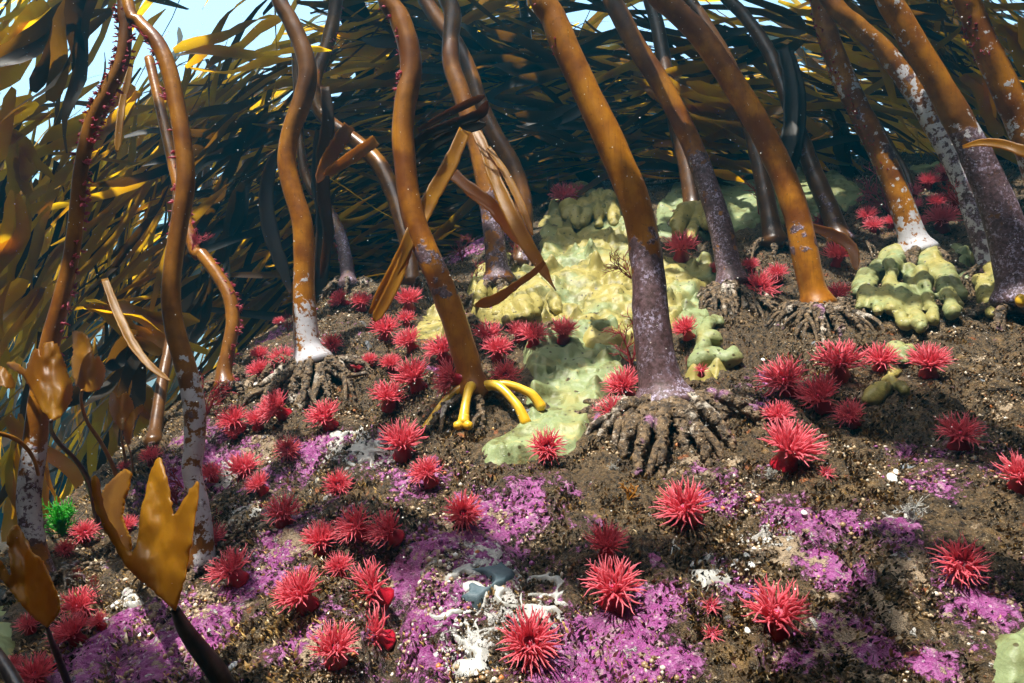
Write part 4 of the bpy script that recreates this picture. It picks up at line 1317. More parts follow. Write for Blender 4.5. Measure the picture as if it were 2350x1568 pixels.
A(1402, 942, 76, 'dr', "lower one of two red anemones left of the thickest stalk's foot")
A(1570, 765, 58, 'dr', "red anemone peeking out from behind the right of the thickest stalk")
A(1563, 573, 72, 'd', "red anemone on yellow green sponge between the thickest and the speckled stalk")
A(1742, 662, 78, 'c', "bright red anemone on the holdfast right of the speckled purple stalk")
A(1722, 608, 38, 'd', "dark little red anemone just above the bright one on the holdfast")
A(1782, 625, 48, 'd', "dark red anemone between the bright one and the glossy orange stalk")
A(1640, 622, 26, 'd', "faint tiny red anemone left of the speckled purple stalk")
A(1922, 672, 58, 'd', "red anemone with crimson stalk right of the glossy orange stalk's foot")
A(1295, 455, 60, 'd', "red anemone on the skyline left of the yellow sponge mound")
A(1328, 442, 34, 'd', "small red anemone behind the skyline one by the yellow sponge mound")
A(1890, 513, 54, 'c', "round red anemone right of the glossy orange stalk, uppermost there")
A(1922, 582, 62, 'd', "shadowed red anemone under the dark drooping frond")
A(1925, 825, 108, 'd', "largest red anemone of the three in a line above the right slope")
A(2020, 822, 76, 'd', "middle red anemone of the three in a line, on a bright red stalk")
A(2132, 828, 86, 'd', "rightmost red anemone of the three in a line, with long upright tentacles")
A(1797, 868, 104, 'dr', "pale pink red anemone with a dark stalk, upper left of the right hand cluster")
A(1876, 905, 94, 'dr', "red anemone with a dark stalk in the centre of the right hand cluster")
A(1946, 950, 72, 'dr', "dusky red anemone at the right end of the right hand cluster")
A(1785, 950, 68, 'd', "dim blurry red anemone right above the big one with a crimson stalk")
A(1818, 1022, 126, 'dl', "big red anemone on a thick crimson stalk at the bottom of the right hand cluster")
A(2203, 990, 94, 'd', "red anemone with swept tentacles alone beside the tan root ridge at the right")
A(2345, 1085, 96, 'd', "red anemone cut in half by the right edge of the picture")
A(2205, 1290, 106, 'c', "lone red anemone facing the viewer on dark turf, low at the right")
A(1897, 1085, 38, 'c', "tiny pale pink anemone on turf right of the big crimson stalked one", 5)
A(1633, 1390, 46, 'c', "pale mauve little anemone left of the large sunlit one, upper of two", 5)
A(1635, 1455, 46, 'c', "orange pink little anemone left of the large sunlit one, lower of two", 5)
A(1608, 862, 34, 'd', "small pale red anemone at the foot of the hooked sponge finger", 5)
A(1990, 492, 46, 'd', "left one of the sunlit red anemones behind the torn white crusted stalk")
A(2004, 516, 42, 'd', "lower left red anemone behind the torn white crusted stalk")
A(2046, 508, 34, 'd', "pink anemone touching the left side of the torn white crusted stalk")
A(2094, 440, 44, 'd', "sunlit pink anemone right of the torn white crusted stalk, upper one")
A(2106, 512, 44, 'd', "sunlit red anemone right of the torn white crusted stalk, lowest one")
A(2098, 470, 36, 'd', "small pink anemone halfway down the right side of the torn white crusted stalk")
A(2162, 498, 70, 'd', "widest red anemone of the far right bed, in front of the others")
A(2150, 462, 44, 'd', "sunlit anemone behind the widest one of the far right bed")
A(2190, 456, 40, 'd', "rightmost sunlit anemone of the far right bed")
A(2130, 415, 48, 'd', "shaded dark red anemone at the top of the far right bed")
A(2165, 400, 44, 'd', "dark red anemone on the skyline of the far right bed")

# the anemone that clings to the stalk with yellow roots
C3, rr = STALKS[5]
i = int(np.argmin([abs(proj(c)[1] - 872) for c in C3]))
rS = rr[i]
axs = np.array([-.86, -.42, .12]); axs /= np.linalg.norm(axs)
Rk = 92 / 2 / FP * np.dot(C3[i], CF)
place_anemone(ANEM_KINDS[1], C3[i] + axs * rS * .55, axs, Rk * 1.02, 1.0, "red anemone clinging sideways to the yellow rooted kelp stalk, its dark base showing")

# ------------------------------------------------------------------ young fronds traced as cupped sheets with their own thickness
def frond(root, outline, y0, cup, lean, thick, mat, org, axis_x, name="blade", rip=.004, seed=0.0):
    """outline in picture points; the sheet is cupped around axis_x and leans back with height"""
    O = np.array(spline(np.array(outline + [outline[0]], float), 160))[:-1]
    fr = np.arange(len(O)) * .9
    O[4:-4] += np.stack([vnoise(fr, seed, 0.5), vnoise(fr, seed, 7.5)], 1)[4:-4] * 3.2
    x0, y_0 = O.min(0); x1, y_1 = O.max(0)
    st = max((x1 - x0), (y_1 - y_0)) / 34
    gx, gy = np.meshgrid(np.arange(x0, x1, st), np.arange(y_0, y_1, st))
    gx = gx + (np.arange(gx.shape[0]) % 2)[:, None] * st * .5
    ins = inside(gx, gy, [tuple(p) for p in O]) & (edge_dist(gx, gy, [tuple(p) for p in O]) > st * .45)
    pts = [Vector(p) for p in O] + [Vector(p) for p in np.stack([gx[ins], gy[ins]], 1)]
    n = len(O)
    vs, es, fs, *_ = geometry.delaunay_2d_cdt(pts, [(k, (k + 1) % n) for k in range(n)], [], 1, 1e-4)
    V = []
    base_y = O[:, 1].max()
    for v in vs:
        u = (v.x - axis_x) / max(x1 - x0, 1) * 2
        h = (base_y - v.y) / max(y_1 - y_0, 1)
        yy = y0 - cup * u * u + lean * h + rip * vnoise(v.x * .035, v.y * .02, seed) + .5 * rip * vnoise(v.x * .09, v.y * .05, seed + 4)
        V.append(aty(v.x, v.y, yy))
    me = mesh(name, np.array(V) - org, np.array([f for f in fs if len(f) == 3]), mat)
    o = link(name, me, root)
    s = o.modifiers.new("thickness", 'SOLIDIFY')
    s.thickness = thick
    s.offset = 0
    return o

def stem(root, pts, y0, y1, mat, org, end=None, name="stem"):
    P, Rr = [], []
    for k, (px, py, w) in enumerate(pts):
        t = k / (len(pts) - 1)
        p = aty(px, py, y0 + (y1 - y0) * t)
        P.append(p); Rr.append(w / 2 / FP * np.dot(p, CF))
    C = spline(np.column_stack([P, Rr]), 40)
    b = MB()
    V, Q, T, t = tube(C[:, :3], C[:, 3], 12, .05, True)
    b.add(V, Q, T)
    return b.build(name, mat, root, origin=org)

FR_GROUP = "young kelp fronds at the left"
def young(label, outline, y0, y1, cup, lean, stem_pts, smat, axis_x, extra=[], seed=1.0, rip=.004, stem_y=None):
    e = hit(stem_pts[-1][0], stem_pts[-1][1])
    org = e if abs(e[1]) < 5 else aty(stem_pts[-1][0], stem_pts[-1][1], y1)
    root = empty("young_kelp", org)
    tag(root, label, "young kelp", FR_GROUP)
    frond(root, outline, y0, cup, lean, .0009, M["frond"], org, axis_x, seed=seed, rip=rip)
    for k, (ol, dy, cp, ln) in enumerate(extra):
        frond(root, ol, y0 + dy, cp, ln, .0009, M["frond"], org, axis_x, seed=seed + k + 2, rip=rip)
    stem(root, stem_pts, y0, e[1] if y1 is None else y1, smat, org)
    return root

young("big golden split frond on a grey stem in front of the reddish stalk",
      [(402, 1402), (345, 1350), (290, 1300), (255, 1240), (225, 1180), (212, 1120), (214, 1092), (226, 1100), (236, 1150), (248, 1190), (270, 1228), (292, 1262), (310, 1262), (318, 1225), (322, 1180), (338, 1110), (352, 1068), (364, 1048), (374, 1062), (386, 1110), (394, 1158), (402, 1180), (420, 1150), (445, 1112), (456, 1108), (452, 1160), (440, 1240), (428, 1310), (412, 1370)],
      .56, None, .035, .03, [(402, 1398, 20), (425, 1445, 34), (465, 1500, 42), (500, 1545, 46), (520, 1590, 48)], M["darkstem"], 335,
      [([(300, 1290), (262, 1230), (232, 1165), (240, 1120), (268, 1092), (288, 1078), (302, 1088), (296, 1120), (286, 1150), (282, 1190), (300, 1240)], .018, -.02, .02)], seed=3.0)
young("golden brown cupped frond lit from behind, uppermost at the left edge",
      [(118, 968), (92, 935), (72, 895), (52, 862), (22, 842), (16, 832), (38, 834), (60, 848), (64, 832), (84, 800), (96, 822), (100, 792), (126, 788), (140, 812), (152, 850), (166, 890), (160, 925), (140, 955)],
      .80, None, -.05, .03, [(117, 965, 8), (118, 990, 9), (138, 1020, 10), (170, 1052, 11), (196, 1090, 12), (212, 1135, 14), (225, 1200, 14)], M["darkstem"], 110, seed=5.0)
young("dark brown cupped frond on a long curved stem behind the golden brown one",
      [(190, 898), (172, 880), (164, 840), (168, 800), (166, 766), (178, 760), (200, 772), (210, 800), (216, 826), (224, 818), (238, 838), (240, 866), (228, 892), (208, 900)],
      .92, None, -.04, .03, [(188, 896, 6), (186, 920, 7), (200, 968, 8), (228, 1010, 9), (250, 1050, 9), (268, 1095, 10), (276, 1130, 10)], M["amberstem"], 200, seed=7.0)
young("small dim oval frond on the ridge behind the curved stems",
      [(277, 988), (258, 960), (250, 930), (256, 900), (272, 912), (290, 900), (306, 930), (304, 960), (292, 985)],
      1.0, None, -.03, .02, [(277, 985, 4), (280, 1015, 5), (286, 1045, 6), (289, 1070, 6)], M["amberstem"], 278, seed=9.0)
young("narrow little amber frond right next to the small dim oval one",
      [(292, 1022), (284, 1000), (288, 970), (302, 945), (322, 930), (330, 936), (312, 960), (304, 990), (300, 1015)],
      .99, None, -.02, .02, [(293, 1020, 3), (302, 1050, 4), (306, 1085, 5)], M["amberstem"], 300, seed=11.0)
young("dark golden frond with a torn tip low at the left edge",
      [(108, 1440), (70, 1410), (28, 1360), (-8, 1310), (-20, 1270), (0, 1285), (24, 1320), (20, 1260), (18, 1230), (34, 1205), (46, 1212), (62, 1240), (74, 1268), (92, 1280), (112, 1320), (134, 1372), (134, 1405)],
      .60, None, .03, .03, [(107, 1438, 8), (120, 1475, 12), (138, 1520, 14), (160, 1580, 16)], M["darkstem"], 60, seed=13.0)
young("small orange frond tip entering at the left edge",
      [(-30, 900), (-30, 850), (0, 840), (22, 858), (34, 885), (20, 892), (0, 886)],
      .85, None, -.02, .02, [(-28, 900, 8), (-40, 940, 8), (-60, 1000, 8)], M["amberstem"], 0, seed=15.0)

root = empty("young_kelp", aty(40, 1590, .52))
tag(root, "bare dark frond stem crossing the bottom left corner", "young kelp", FR_GROUP)
stem(root, [(-30, 1470, 22), (0, 1512, 26), (30, 1560, 30), (60, 1620, 32)], .55, .52, M["darkstem"], aty(40, 1590, .52))
root = empty("young_kelp", hit(80, 1090))
tag(root, "thin amber frond stem arching in from the left edge", "young kelp", FR_GROUP)
stem(root, [(-20, 990, 10), (30, 1005, 10), (62, 1030, 9), (80, 1060, 8), (88, 1090, 7)], .72, .80, M["amberstem"], hit(80, 1090))

# ------------------------------------------------------------------ strap fronds hanging between the stalks
def strap(b, pts, ys, wpx, roll, seed, shade=.2, tip_taper=True, holes=False, n=40, wav=.06):
    """ribbon along picture points; ys: world distances; roll turns its face from the viewer"""
    P, W = [], []
    for k, (px, py) in enumerate(pts):
        t = k / (len(pts) - 1)
        y = np.interp(t, np.linspace(0, 1, len(ys)), ys)
        p = aty(px, py, y)
        P.append(p); W.append(np.interp(t, np.linspace(0, 1, len(wpx)), wpx) / FP * np.dot(p, CF))
    C = spline(np.column_stack([P, W]), n)
    X, w = C[:, :3], C[:, 3]
    T = np.gradient(X, axis=0); T /= np.linalg.norm(T, axis=1)[:, None]
    view = X / np.linalg.norm(X, axis=1)[:, None]
    S = np.cross(T, view); S /= np.linalg.norm(S, axis=1)[:, None] + 1e-9
    t = np.linspace(0, 1, n)
    rl = np.interp(t, np.linspace(0, 1, len(roll)), roll)
    D = S * np.cos(rl)[:, None] + view * np.sin(rl)[:, None]
    Nn = np.cross(T, D)
    m = 7
    u = np.linspace(-1, 1, m)
    if tip_taper: w = w * np.clip((1 - t) * 9 + .28, 0, 1)
    edge = 1 + .09 * vnoise(t * 22 + seed, seed, 1.0) + .05 * vnoise(t * 60 + seed, seed, 2.0)
    V = X[:, None, :] + D[:, None, :] * (w * edge)[:, None, None] * .5 * u[None, :, None]
    cup = (.10 * u[None, :] ** 2 + wav * vnoise(t[:, None] * 7 + seed, u[None, :] * 1.2, seed) * np.abs(u[None, :])) * w[:, None]
    V = V + Nn[:, None, :] * cup[..., None]
    V = V.reshape(-1, 3)
    i = np.arange(n - 1)[:, None] * m
    j = np.arange(m - 1)[None, :]
    Q = np.stack([i + j, i + j + 1, i + m + j + 1, i + m + j], -1).reshape(-1, 4)
    b.add(V, Q, None, shade=np.full(len(V), shade))

def frond_thing(label, straps, mat=None, group="loose kelp straps between the stalks", cat="kelp frond", nm="kelp_frond", thick=.0011):
    b = MB()
    for s in straps: strap(b, *s[0], **s[1])
    o = b.build(nm, mat or M["blade"], origin=b.V[0][0])
    o.location = Vector(b.V[0][0])
    if thick:
        sm = o.modifiers.new("thickness", 'SOLIDIFY'); sm.thickness = thick; sm.offset = 0
    return tag(o, label, cat, group)

def S(*a, **k): return (a, k)
ym = hit(1088, 905)[1]
frond_thing("golden strap frond split into two tips, slanting in front of the middle stalk",
            [S([(1066, 300), (1030, 380), (985, 460), (945, 540), (915, 600), (880, 660), (848, 720)], [ym + .05, ym - .06, ym - .06], [28, 34, 36, 30, 24, 20], [.2, .1, .0, .2], 1.0),
             S([(950, 530), (925, 600), (905, 650), (880, 700), (858, 738)], [ym - .058, ym - .06], [18, 26, 28, 24], [.1, -.1], 1.4)], M["frond"])
frond_thing("olive gold strap frond with holes hanging down to the sponge cone",
            [S([(1085, 290), (1110, 340), (1140, 420), (1172, 490), (1208, 560), (1240, 610), (1258, 640), (1276, 668)], [ym + .10, ym + .02, ym - .0], [20, 26, 30, 34, 32, 15, 6], [.3, .0, .3], 2.0),
             S([(1120, 340), (1160, 400), (1195, 470), (1222, 540)], [ym + .07, ym + .02], [14, 18, 18, 12], [.5, .2], 2.4)], M["frond"])
frond_thing("short twisted brown strap curling over the yellow sponge cone",
            [S([(1248, 600), (1225, 625), (1190, 650), (1160, 672), (1130, 690), (1090, 700)], [ym + .0, ym - .03], [12, 16, 18, 26, 22], [.4, .1], 3.0)], M["frond"])
frond_thing("dark olive strap crossing low behind the split golden one",
            [S([(1040, 400), (1085, 440), (1130, 475), (1165, 520), (1190, 560)], [ym + .15, ym + .1], [26, 30, 30, 20], [.3, .0], 4.0)])
frond_thing("brown gold strap slanting left from the thin S bent stalk",
            [S([(862, 322), (830, 345), (790, 372), (742, 402)], [ym + .25, ym + .2], [26, 28, 26, 18], [.2, .3], 5.0)], M["frond"])
frond_thing("dark folded bundle of straps wrapped round the two middle brown stalks",
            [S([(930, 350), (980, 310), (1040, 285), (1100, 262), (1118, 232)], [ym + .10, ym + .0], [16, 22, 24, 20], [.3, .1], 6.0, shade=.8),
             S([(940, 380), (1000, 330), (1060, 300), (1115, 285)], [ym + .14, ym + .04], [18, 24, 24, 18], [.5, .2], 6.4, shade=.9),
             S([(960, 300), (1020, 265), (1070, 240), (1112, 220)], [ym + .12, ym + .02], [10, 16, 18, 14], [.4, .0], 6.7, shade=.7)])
frond_thing("long yellow strap hanging alone between the two leftmost stalks",
            [S([(300, 150), (292, 190), (282, 230), (275, 280), (268, 350)], [1.05, 1.0], [10, 14, 15, 13], [.1, .2], 7.0)], M["frond"])
frond_thing("bright orange strap lying across the right edge in front of the broad dark stalk",
            [S([(2208, 338), (2250, 328), (2300, 332), (2349, 348), (2420, 375)], [.88, .82], [8, 18, 24, 28], [.3, .3], 8.0, tip_taper=False)], M["frond"])
frond_thing("yellow strap running in over the far green sponge from the thickest stalk",
            [S([(2000, 470), (1950, 450), (1880, 430), (1780, 376), (1740, 372)], [2.2, 2.1], [10, 18, 20, 16], [.4, .4], 9.0)])
frond_thing("dark drooping strap right of the glossy orange stalk's foot",
            [S([(1855, 520), (1900, 535), (1940, 556), (1958, 580), (1964, 620)], [1.55, 1.5], [16, 28, 24, 14], [.3, .2], 10.0)])
frond_thing("black straps hanging down in a bunch behind the glossy orange stalk",
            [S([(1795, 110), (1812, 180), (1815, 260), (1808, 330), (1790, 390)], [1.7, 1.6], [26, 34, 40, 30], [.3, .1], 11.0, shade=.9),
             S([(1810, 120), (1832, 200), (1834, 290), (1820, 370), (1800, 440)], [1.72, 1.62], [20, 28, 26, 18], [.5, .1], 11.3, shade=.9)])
frond_thing("gold strap bundle bending over left of the wavy amber stalk's top",
            [S([(800, 290), (775, 330), (745, 380), (728, 420)], [ym + .3, ym + .2], [26, 34, 30, 14], [.3, .3], 12.0),
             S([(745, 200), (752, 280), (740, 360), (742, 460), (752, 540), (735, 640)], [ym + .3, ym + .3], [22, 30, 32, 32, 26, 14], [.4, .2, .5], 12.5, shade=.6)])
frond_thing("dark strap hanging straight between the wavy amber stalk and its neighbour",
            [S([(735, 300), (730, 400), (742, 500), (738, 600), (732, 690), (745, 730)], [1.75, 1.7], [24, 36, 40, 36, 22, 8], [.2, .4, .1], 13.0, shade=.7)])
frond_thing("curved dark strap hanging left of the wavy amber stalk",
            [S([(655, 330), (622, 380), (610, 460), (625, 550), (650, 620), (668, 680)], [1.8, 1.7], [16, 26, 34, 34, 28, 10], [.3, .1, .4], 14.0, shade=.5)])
frond_thing("yellow strap hanging low left between black stalk and reddish stalk",
            [S([(240, 640), (262, 700), (282, 745), (305, 790), (345, 840), (392, 875)], [1.3, 1.2], [14, 20, 22, 18, 10], [.1, .4], 15.0)], M["frond"])
frond_thing("thin amber strap dangling below the dark one, straight over the left ridge",
            [S([(420, 850), (440, 880), (452, 920), (470, 960), (488, 985)], [1.3, 1.2], [6, 9, 9, 6], [.2, .2], 16.0)])
frond_thing("olive strap bending across the far reef right of the thickest stalk",
            [S([(1240, 545), (1300, 470), (1380, 410), (1440, 385), (1480, 372)], [2.0, 1.9], [6, 14, 16, 14], [.4, .4], 17.0)])
frond_thing("dark pointed strap hanging over the yellow sponge mound on the skyline",
            [S([(1280, 330), (1330, 390), (1375, 440), (1405, 490)], [2.1, 2.0], [24, 30, 28, 12], [.2, .1], 18.0, shade=.9)])

# ------------------------------------------------------------------ red and green seaweeds
def weed(label, px, py, size, ang, mat, nb=9, dens=1.0, seed=0, lift=.0, y=None, nm="red_seaweed", cat="seaweed", thick=1.0):
    rnd = random.Random(seed + 31)
    base = hit(px, py) if y is None else aty(px, py, y)
    d = np.dot(base, CF)
    L = size / FP * d
    b = MB()
    def seg(p, a, el, l, r, depth):
        dirv = CR * math.cos(a) + CU * math.sin(a)
        v = -CF
        n = 5
        C = [p]
        for i in range(n):
            a += rnd.uniform(-.16, .16)
            dirv = CR * math.cos(a) + CU * math.sin(a) + v * el
            dirv /= np.linalg.norm(dirv)
            p = p + dirv * l / n
            C.append(p)
        V, Q, T, t = tube(np.array(C), np.linspace(r, r * .55, n + 1), 5, 0, True)
        b.add(V, Q, T)
        if depth > 0:
            k = max(2, int((5 if depth == 2 else 4) * dens))
            for q in range(k):
                i = rnd.randint(1, n)
                seg(C[i], a + rnd.choice((-1, 1)) * rnd.uniform(.3, .9), rnd.uniform(-.6, .6), l * rnd.uniform(.35, .6), r * .75, depth - 1)
    for q in range(nb):
        a0 = ang + rnd.uniform(-.45, .45) * (nb > 1)
        seg(base, a0, rnd.uniform(-.3, .5), L * rnd.uniform(.55, .8), L * .016 * thick, 2)
    o = b.build(nm, mat, origin=base)
    o.location = Vector(base)
    return tag(o, label, cat, "red seaweeds" if mat != M["green"] else None)

weed("feathery dark red seaweed left of the thickest stalk above the sponge carpet", 1448, 640, 85, 2.1, M["redweed"], 3, 1.2, 1, y=hit(1523, 925)[1] + .03)
weed("tall thin dark red seaweed hugging the thickest stalk near its foot", 1450, 850, 120, 1.75, M["redweed"], 3, 1.1, 2, y=hit(1523, 925)[1] + .02)
weed("small dark red sprig on the right side of the thickest stalk", 1572, 850, 36, 1.2, M["redweed"], 1, 1.0, 3)
weed("bushy dark red seaweed right of the white patched reddish stalk", 470, 960, 95, 1.3, M["redweed"], 4, 1.2, 4)
weed("lacy red seaweed left of the white patched reddish stalk on purple rock", 420, 1120, 75, 2.3, M["redweed"], 3, 1.0, 5)
weed("dark red seaweed by the foot of the sponge cone stalk", 1090, 660, 60, 1.2, M["redweed"], 3, 1.0, 6)
weed("red seaweed right behind the sponge cone stalk", 1175, 620, 70, 1.3, M["redweed"], 3, 1.0, 7)
weed("dark red seaweed in the dark hollow right of the middle stalk", 1060, 600, 70, 1.6, M["redweed"], 3, 1.0, 8)
weed("red seaweed fan on the far green sponge left of the nearly black stalk", 1740, 500, 110, 1.8, M["redweed"], 3, 1.0, 9)
weed("sunlit red seaweed on the far reef left of the torn white crusted stalk", 2040, 490, 110, 2.3, M["pinkweed"], 4, 1.1, 10)
weed("dark red seaweed clinging to the grey crusted leaning stalk", 2200, 470, 70, 1.9, M["redweed"], 3, 1.0, 11, y=1.2)
weed("small red seaweed beside the white crust left of the golden frond", 212, 1352, 42, 1.4, M["redweed"], 3, 1.0, 12)
weed("dark red little bush above the white crust left of the golden frond", 170, 1340, 40, 1.8, M["redweed"], 3, 1.0, 13)
weed("brown branching seaweed arching over the red anemone cluster at the left", 236, 1400, 75, 1.9, M["darkstem"], 3, 1.0, 14, nm="brown_seaweed")
weed("flat red seaweed leaf cluster right of the golden frond", 408, 1160, 50, 1.6, M["redweed"], 3, 1.0, 15, thick=2.4)
weed("thin red sprig on rock below the reddish stalk right of the golden frond", 478, 1205, 50, 1.1, M["redweed"], 1, 1.0, 16)
weed("red seaweed in the dark behind the ridge next to the dim bent stalk", 770, 640, 70, 1.8, M["redweed"], 3, 1.0, 17)
weed("red seaweed on the ridge crest left of the wavy amber stalk", 660, 760, 50, 1.5, M["redweed"], 3, 1.0, 18)
weed("pinkish seaweed tuft where the short curved stalk leaves the reddish one", 440, 575, 55, 1.0, M["pinkweed"], 5, 1.0, 19, y=1.18)
weed("bright green seaweed tuft between the leftmost stalk and a small stalked anemone", 146, 1232, 84, 1.62, M["green"], 16, 1.1, 20, nm="green_seaweed", thick=1.6)
weed("white feathery bryozoan sprig right of the thickest stalk's foot", 1601, 1010, 34, 1.5, M["white"], 12, 1.0, 21, nm="white_bryozoan", cat="bryozoan", thick=2.2)
weed("little white bryozoan sprig left of the purple root", 1402, 1085, 24, 1.4, M["white"], 8, 1.0, 22, nm="white_bryozoan", cat="bryozoan", thick=2.2)
weed("small white bryozoan sprig on turf right of the salmon anemone", 1768, 1102, 26, 1.4, M["white"], 8, 1.0, 23, nm="white_bryozoan", cat="bryozoan", thick=2.2)
weed("white bryozoan tuft beside the white crust on the dark right slope", 2092, 1205, 60, 1.5, M["white"], 9, .9, 24, nm="white_bryozoan", cat="bryozoan", thick=1.6)
weed("pale olive leafy scrap on turf below the purple root", 1440, 1150, 44, 1.2, M["amberstem"], 4, .8, 25, nm="olive_seaweed", thick=4)

def fuzz(label, sd, t0, t1, side, n, mat, size, seed):
    """short red tufts growing along one side of a stalk"""
    rnd = random.Random(seed)
    C3, rr = STALKS[sd]
    b = MB()
    for q in range(n):
        i = int((t0 + (t1 - t0) * rnd.random()) * (len(C3) - 1))
        sx = (side if side else rnd.choice((-1, 1)))
        a = rnd.uniform(-.9, .9)
        dv = CR * sx * math.cos(a) - CF * math.sin(a)
        p = C3[i] + dv * rr[i] * .92
        for w in range(rnd.randint(2, 4)):
            dd = dv + np.array([rnd.uniform(-.7, .7) for _ in range(3)])
            dd /= np.linalg.norm(dd)
            l = size * rnd.uniform(.4, 1.2)
            C = [p, p + dd * l * .5 + np.array([0, 0, rnd.uniform(-.2, .2) * l]), p + dd * l]
            V, Q, T, t = tube(np.array(C), np.array([.0005, .0011, .0006]) * rnd.uniform(.6, 1.6), 5, 0, True)
            b.add(V, Q, T)
    o = b.build("red_fuzz_seaweed", mat, origin=C3[0])
    o.location = Vector(C3[0])
    tag(o, label, "seaweed", "red fuzz growing along kelp stalks", kind="stuff")
fuzz("pink red fuzz along the leftmost amber stalk", 1, .28, .78, 1, 114, M["pinkweed"], .008, 1)
fuzz("dark red fuzz on the upper left side of the leftmost stalk", 1, .26, .5, -1, 102, M["redweed"], .007, 2)
fuzz("sparse pink tufts along the reddish double bent stalk", 2, .25, .62, -1, 42, M["pinkweed"], .008, 3)
fuzz("sparse pink tufts along the left of the middle stalk", 5, .2, .5, -1, 42, M["pinkweed"], .008, 4)
fuzz("pink tufts along the thin S bent stalk", 4, .2, .9, 1, 54, M["pinkweed"], .008, 5)
fuzz("pink furry growth on the short curved stalk", 15, .35, 1, 1, 90, M["pinkweed"], .009, 6)
fuzz("pink furry growth on the pale teal stalk", 22, .4, 1, 0, 72, M["pinkweed"], .009, 7)
fuzz("red fuzz along the left of the torn white crusted stalk", 11, .2, .8, -1, 132, M["redweed"], .007, 8)
fuzz("sparse red tufts along the left of the thickest stalk", 8, .3, .55, -1, 24, M["pinkweed"], .005, 9)
fuzz("red fuzz on the stalk leaving through the right edge", 14, .15, .5, -1, 72, M["redweed"], .007, 10)
fuzz("dark red fuzz on the dim bent stalk of the ridge", 16, .4, 1, 0, 72, M["redweed"], .008, 11)

# small pale shells on the rock
def shell(px, py, wpx, label):
    g = hit(px, py)
    s = wpx / 2 / FP * np.dot(g, CF)
    n = normal_at(g[0], g[1])
    B, F = ico(3)
    a = math.atan2(B[:, 1].mean() + 1, 1)
    V = B.copy()
    rib = 1 + .05 * np.cos(9 * np.arctan2(V[:, 1], V[:, 0]))
    V = V * np.array([.8, 1.15, .55]) * rib[:, None]
    V[:, 0] *= 1 - .25 * V[:, 1]
    me = mesh("shell", V * s, F, M["speck"])
    o = link("shell", me)
    o.location = Vector(g + n * s * .25)
    o.rotation_mode = 'QUATERNION'
    o.rotation_quaternion = Vector(n).to_track_quat('Z', 'Y')
    tag(o, label, "shell", "small pale shells on the rock")
shell(1844, 1178, 16, "white egg shaped shell on dark turf right of the salmon anemone")
shell(2046, 1100, 30, "cream white shell on the dark right slope under a lone anemone")
shell(2056, 1085, 18, "smaller cream shell touching the larger one on the right slope")
shell(1750, 827, 12, "tiny white shell above the pale pink anemone cluster")
shell(1714, 1448, 16, "round white shell left of the large sunlit anemone")
shell(1723, 1298, 20, "white pebble like shell at the end of the white crust")
shell(1712, 1276, 16, "narrow white shell above the pebble like one")
shell(536, 1530, 22, "lone cream shell at the bottom beside the grey frond stem")
shell(590, 882, 16, "small pale shell above the slanting three anemones")
shell(624, 878, 14, "small white shell against the white holdfast")
shell(2250, 1030, 14, "blue white shell on the dark right slope")
shell(1375, 1088, 10, "tiny white shell left of the purple root")
shell(880, 722, 12, "tiny pale shell between anemones near the split strap frond")
o = link("sponge_ball", mesh("sponge_ball", ico(3)[0] * np.array([.0075, .006, .0095]), ico(3)[1], M["yellow_root"]))
o.location = Vector(aty(2342, 690, .92))
tag(o, "bright orange bud on the broad dark stalk at the right edge", "sponge")

# ------------------------------------------------------------------ the kelp canopy overhead and behind
def flow_angle(px, py):
    """direction of the drifting straps, radians in the picture plane (0 = right, positive = up)"""
    a = np.interp(px, [-200, 150, 450, 700, 950, 1300, 1700, 2000, 2349, 2600], [60, 52, 38, 24, 10, 2, -8, -22, -40, -48])
    a += np.interp(py, [0, 400, 900], [0, 4, 18]) * (px < 700)
    return R_(a)

DARK = [(1150, 230, 300, 160, 1.0), (1000, 420, 240, 140, 1.0), (330, 320, 230, 110, .95), (560, 330, 200, 120, .85), (1350, 330, 250, 110, .9), (800, 520, 200, 160, 1.0), (560, 600, 200, 160, .8),
        (250, 560, 260, 150, .75), (1750, 280, 250, 150, .75), (2120, 120, 220, 120, .85), (2250, 330, 200, 150, .8), (100, 600, 200, 200, .7), (1050, 560, 250, 120, 1.0), (1450, 180, 200, 80, .7), (950, 80, 250, 70, .7), (900, 650, 200, 120, .9), (1550, 400, 200, 80, .8)]
LIGHT = [(550, 60, 175, 85, .97), (240, 95, 60, 80, .97), (60, 150, 130, 110, .65), (420, 130, 120, 80, .6), (1310, 20, 70, 50, .85), (1450, 70, 90, 50, .55), (1620, 90, 160, 70, .6), (1790, 30, 70, 45, .9), (60, 330, 110, 120, .7), (740, 190, 70, 45, .7), (500, 400, 60, 40, .8), (570, 470, 50, 50, .7),
         (250, 700, 110, 60, .55), (1680, 300, 60, 60, .6), (1900, 330, 120, 110, .5), (2320, 90, 60, 80, .6), (60, 900, 120, 120, .55), (300, 900, 160, 100, .5), (30, 720, 60, 100, .6), (400, 500, 60, 60, .4), (1620, 200, 200, 70, .5), (750, 230, 120, 50, .5), (330, 460, 150, 90, .35), (960, 140, 80, 40, .45), (120, 60, 90, 60, .6), (1250, 330, 120, 60, .25), (700, 420, 60, 60, .3), (150, 220, 230, 190, .55)]

def canopy_density(px, py):
    m = .16
    for x, y, a, b, k in DARK:
        m = max(m, k * math.exp(-((px - x) / a) ** 2 - ((py - y) / b) ** 2))
    for x, y, a, b, k in LIGHT:
        m *= 1 - k * math.exp(-((px - x) / a) ** 2 - ((py - y) / b) ** 2)
    yb = np.interp(px, [-300, 0, 300, 560, 700, 1000, 1250, 1700, 2100, 2500], [1250, 1230, 1020, 900, 760, 640, 520, 430, 440, 470])
    return m * (1 - float(sstep(yb - 60, yb + 60, py)))

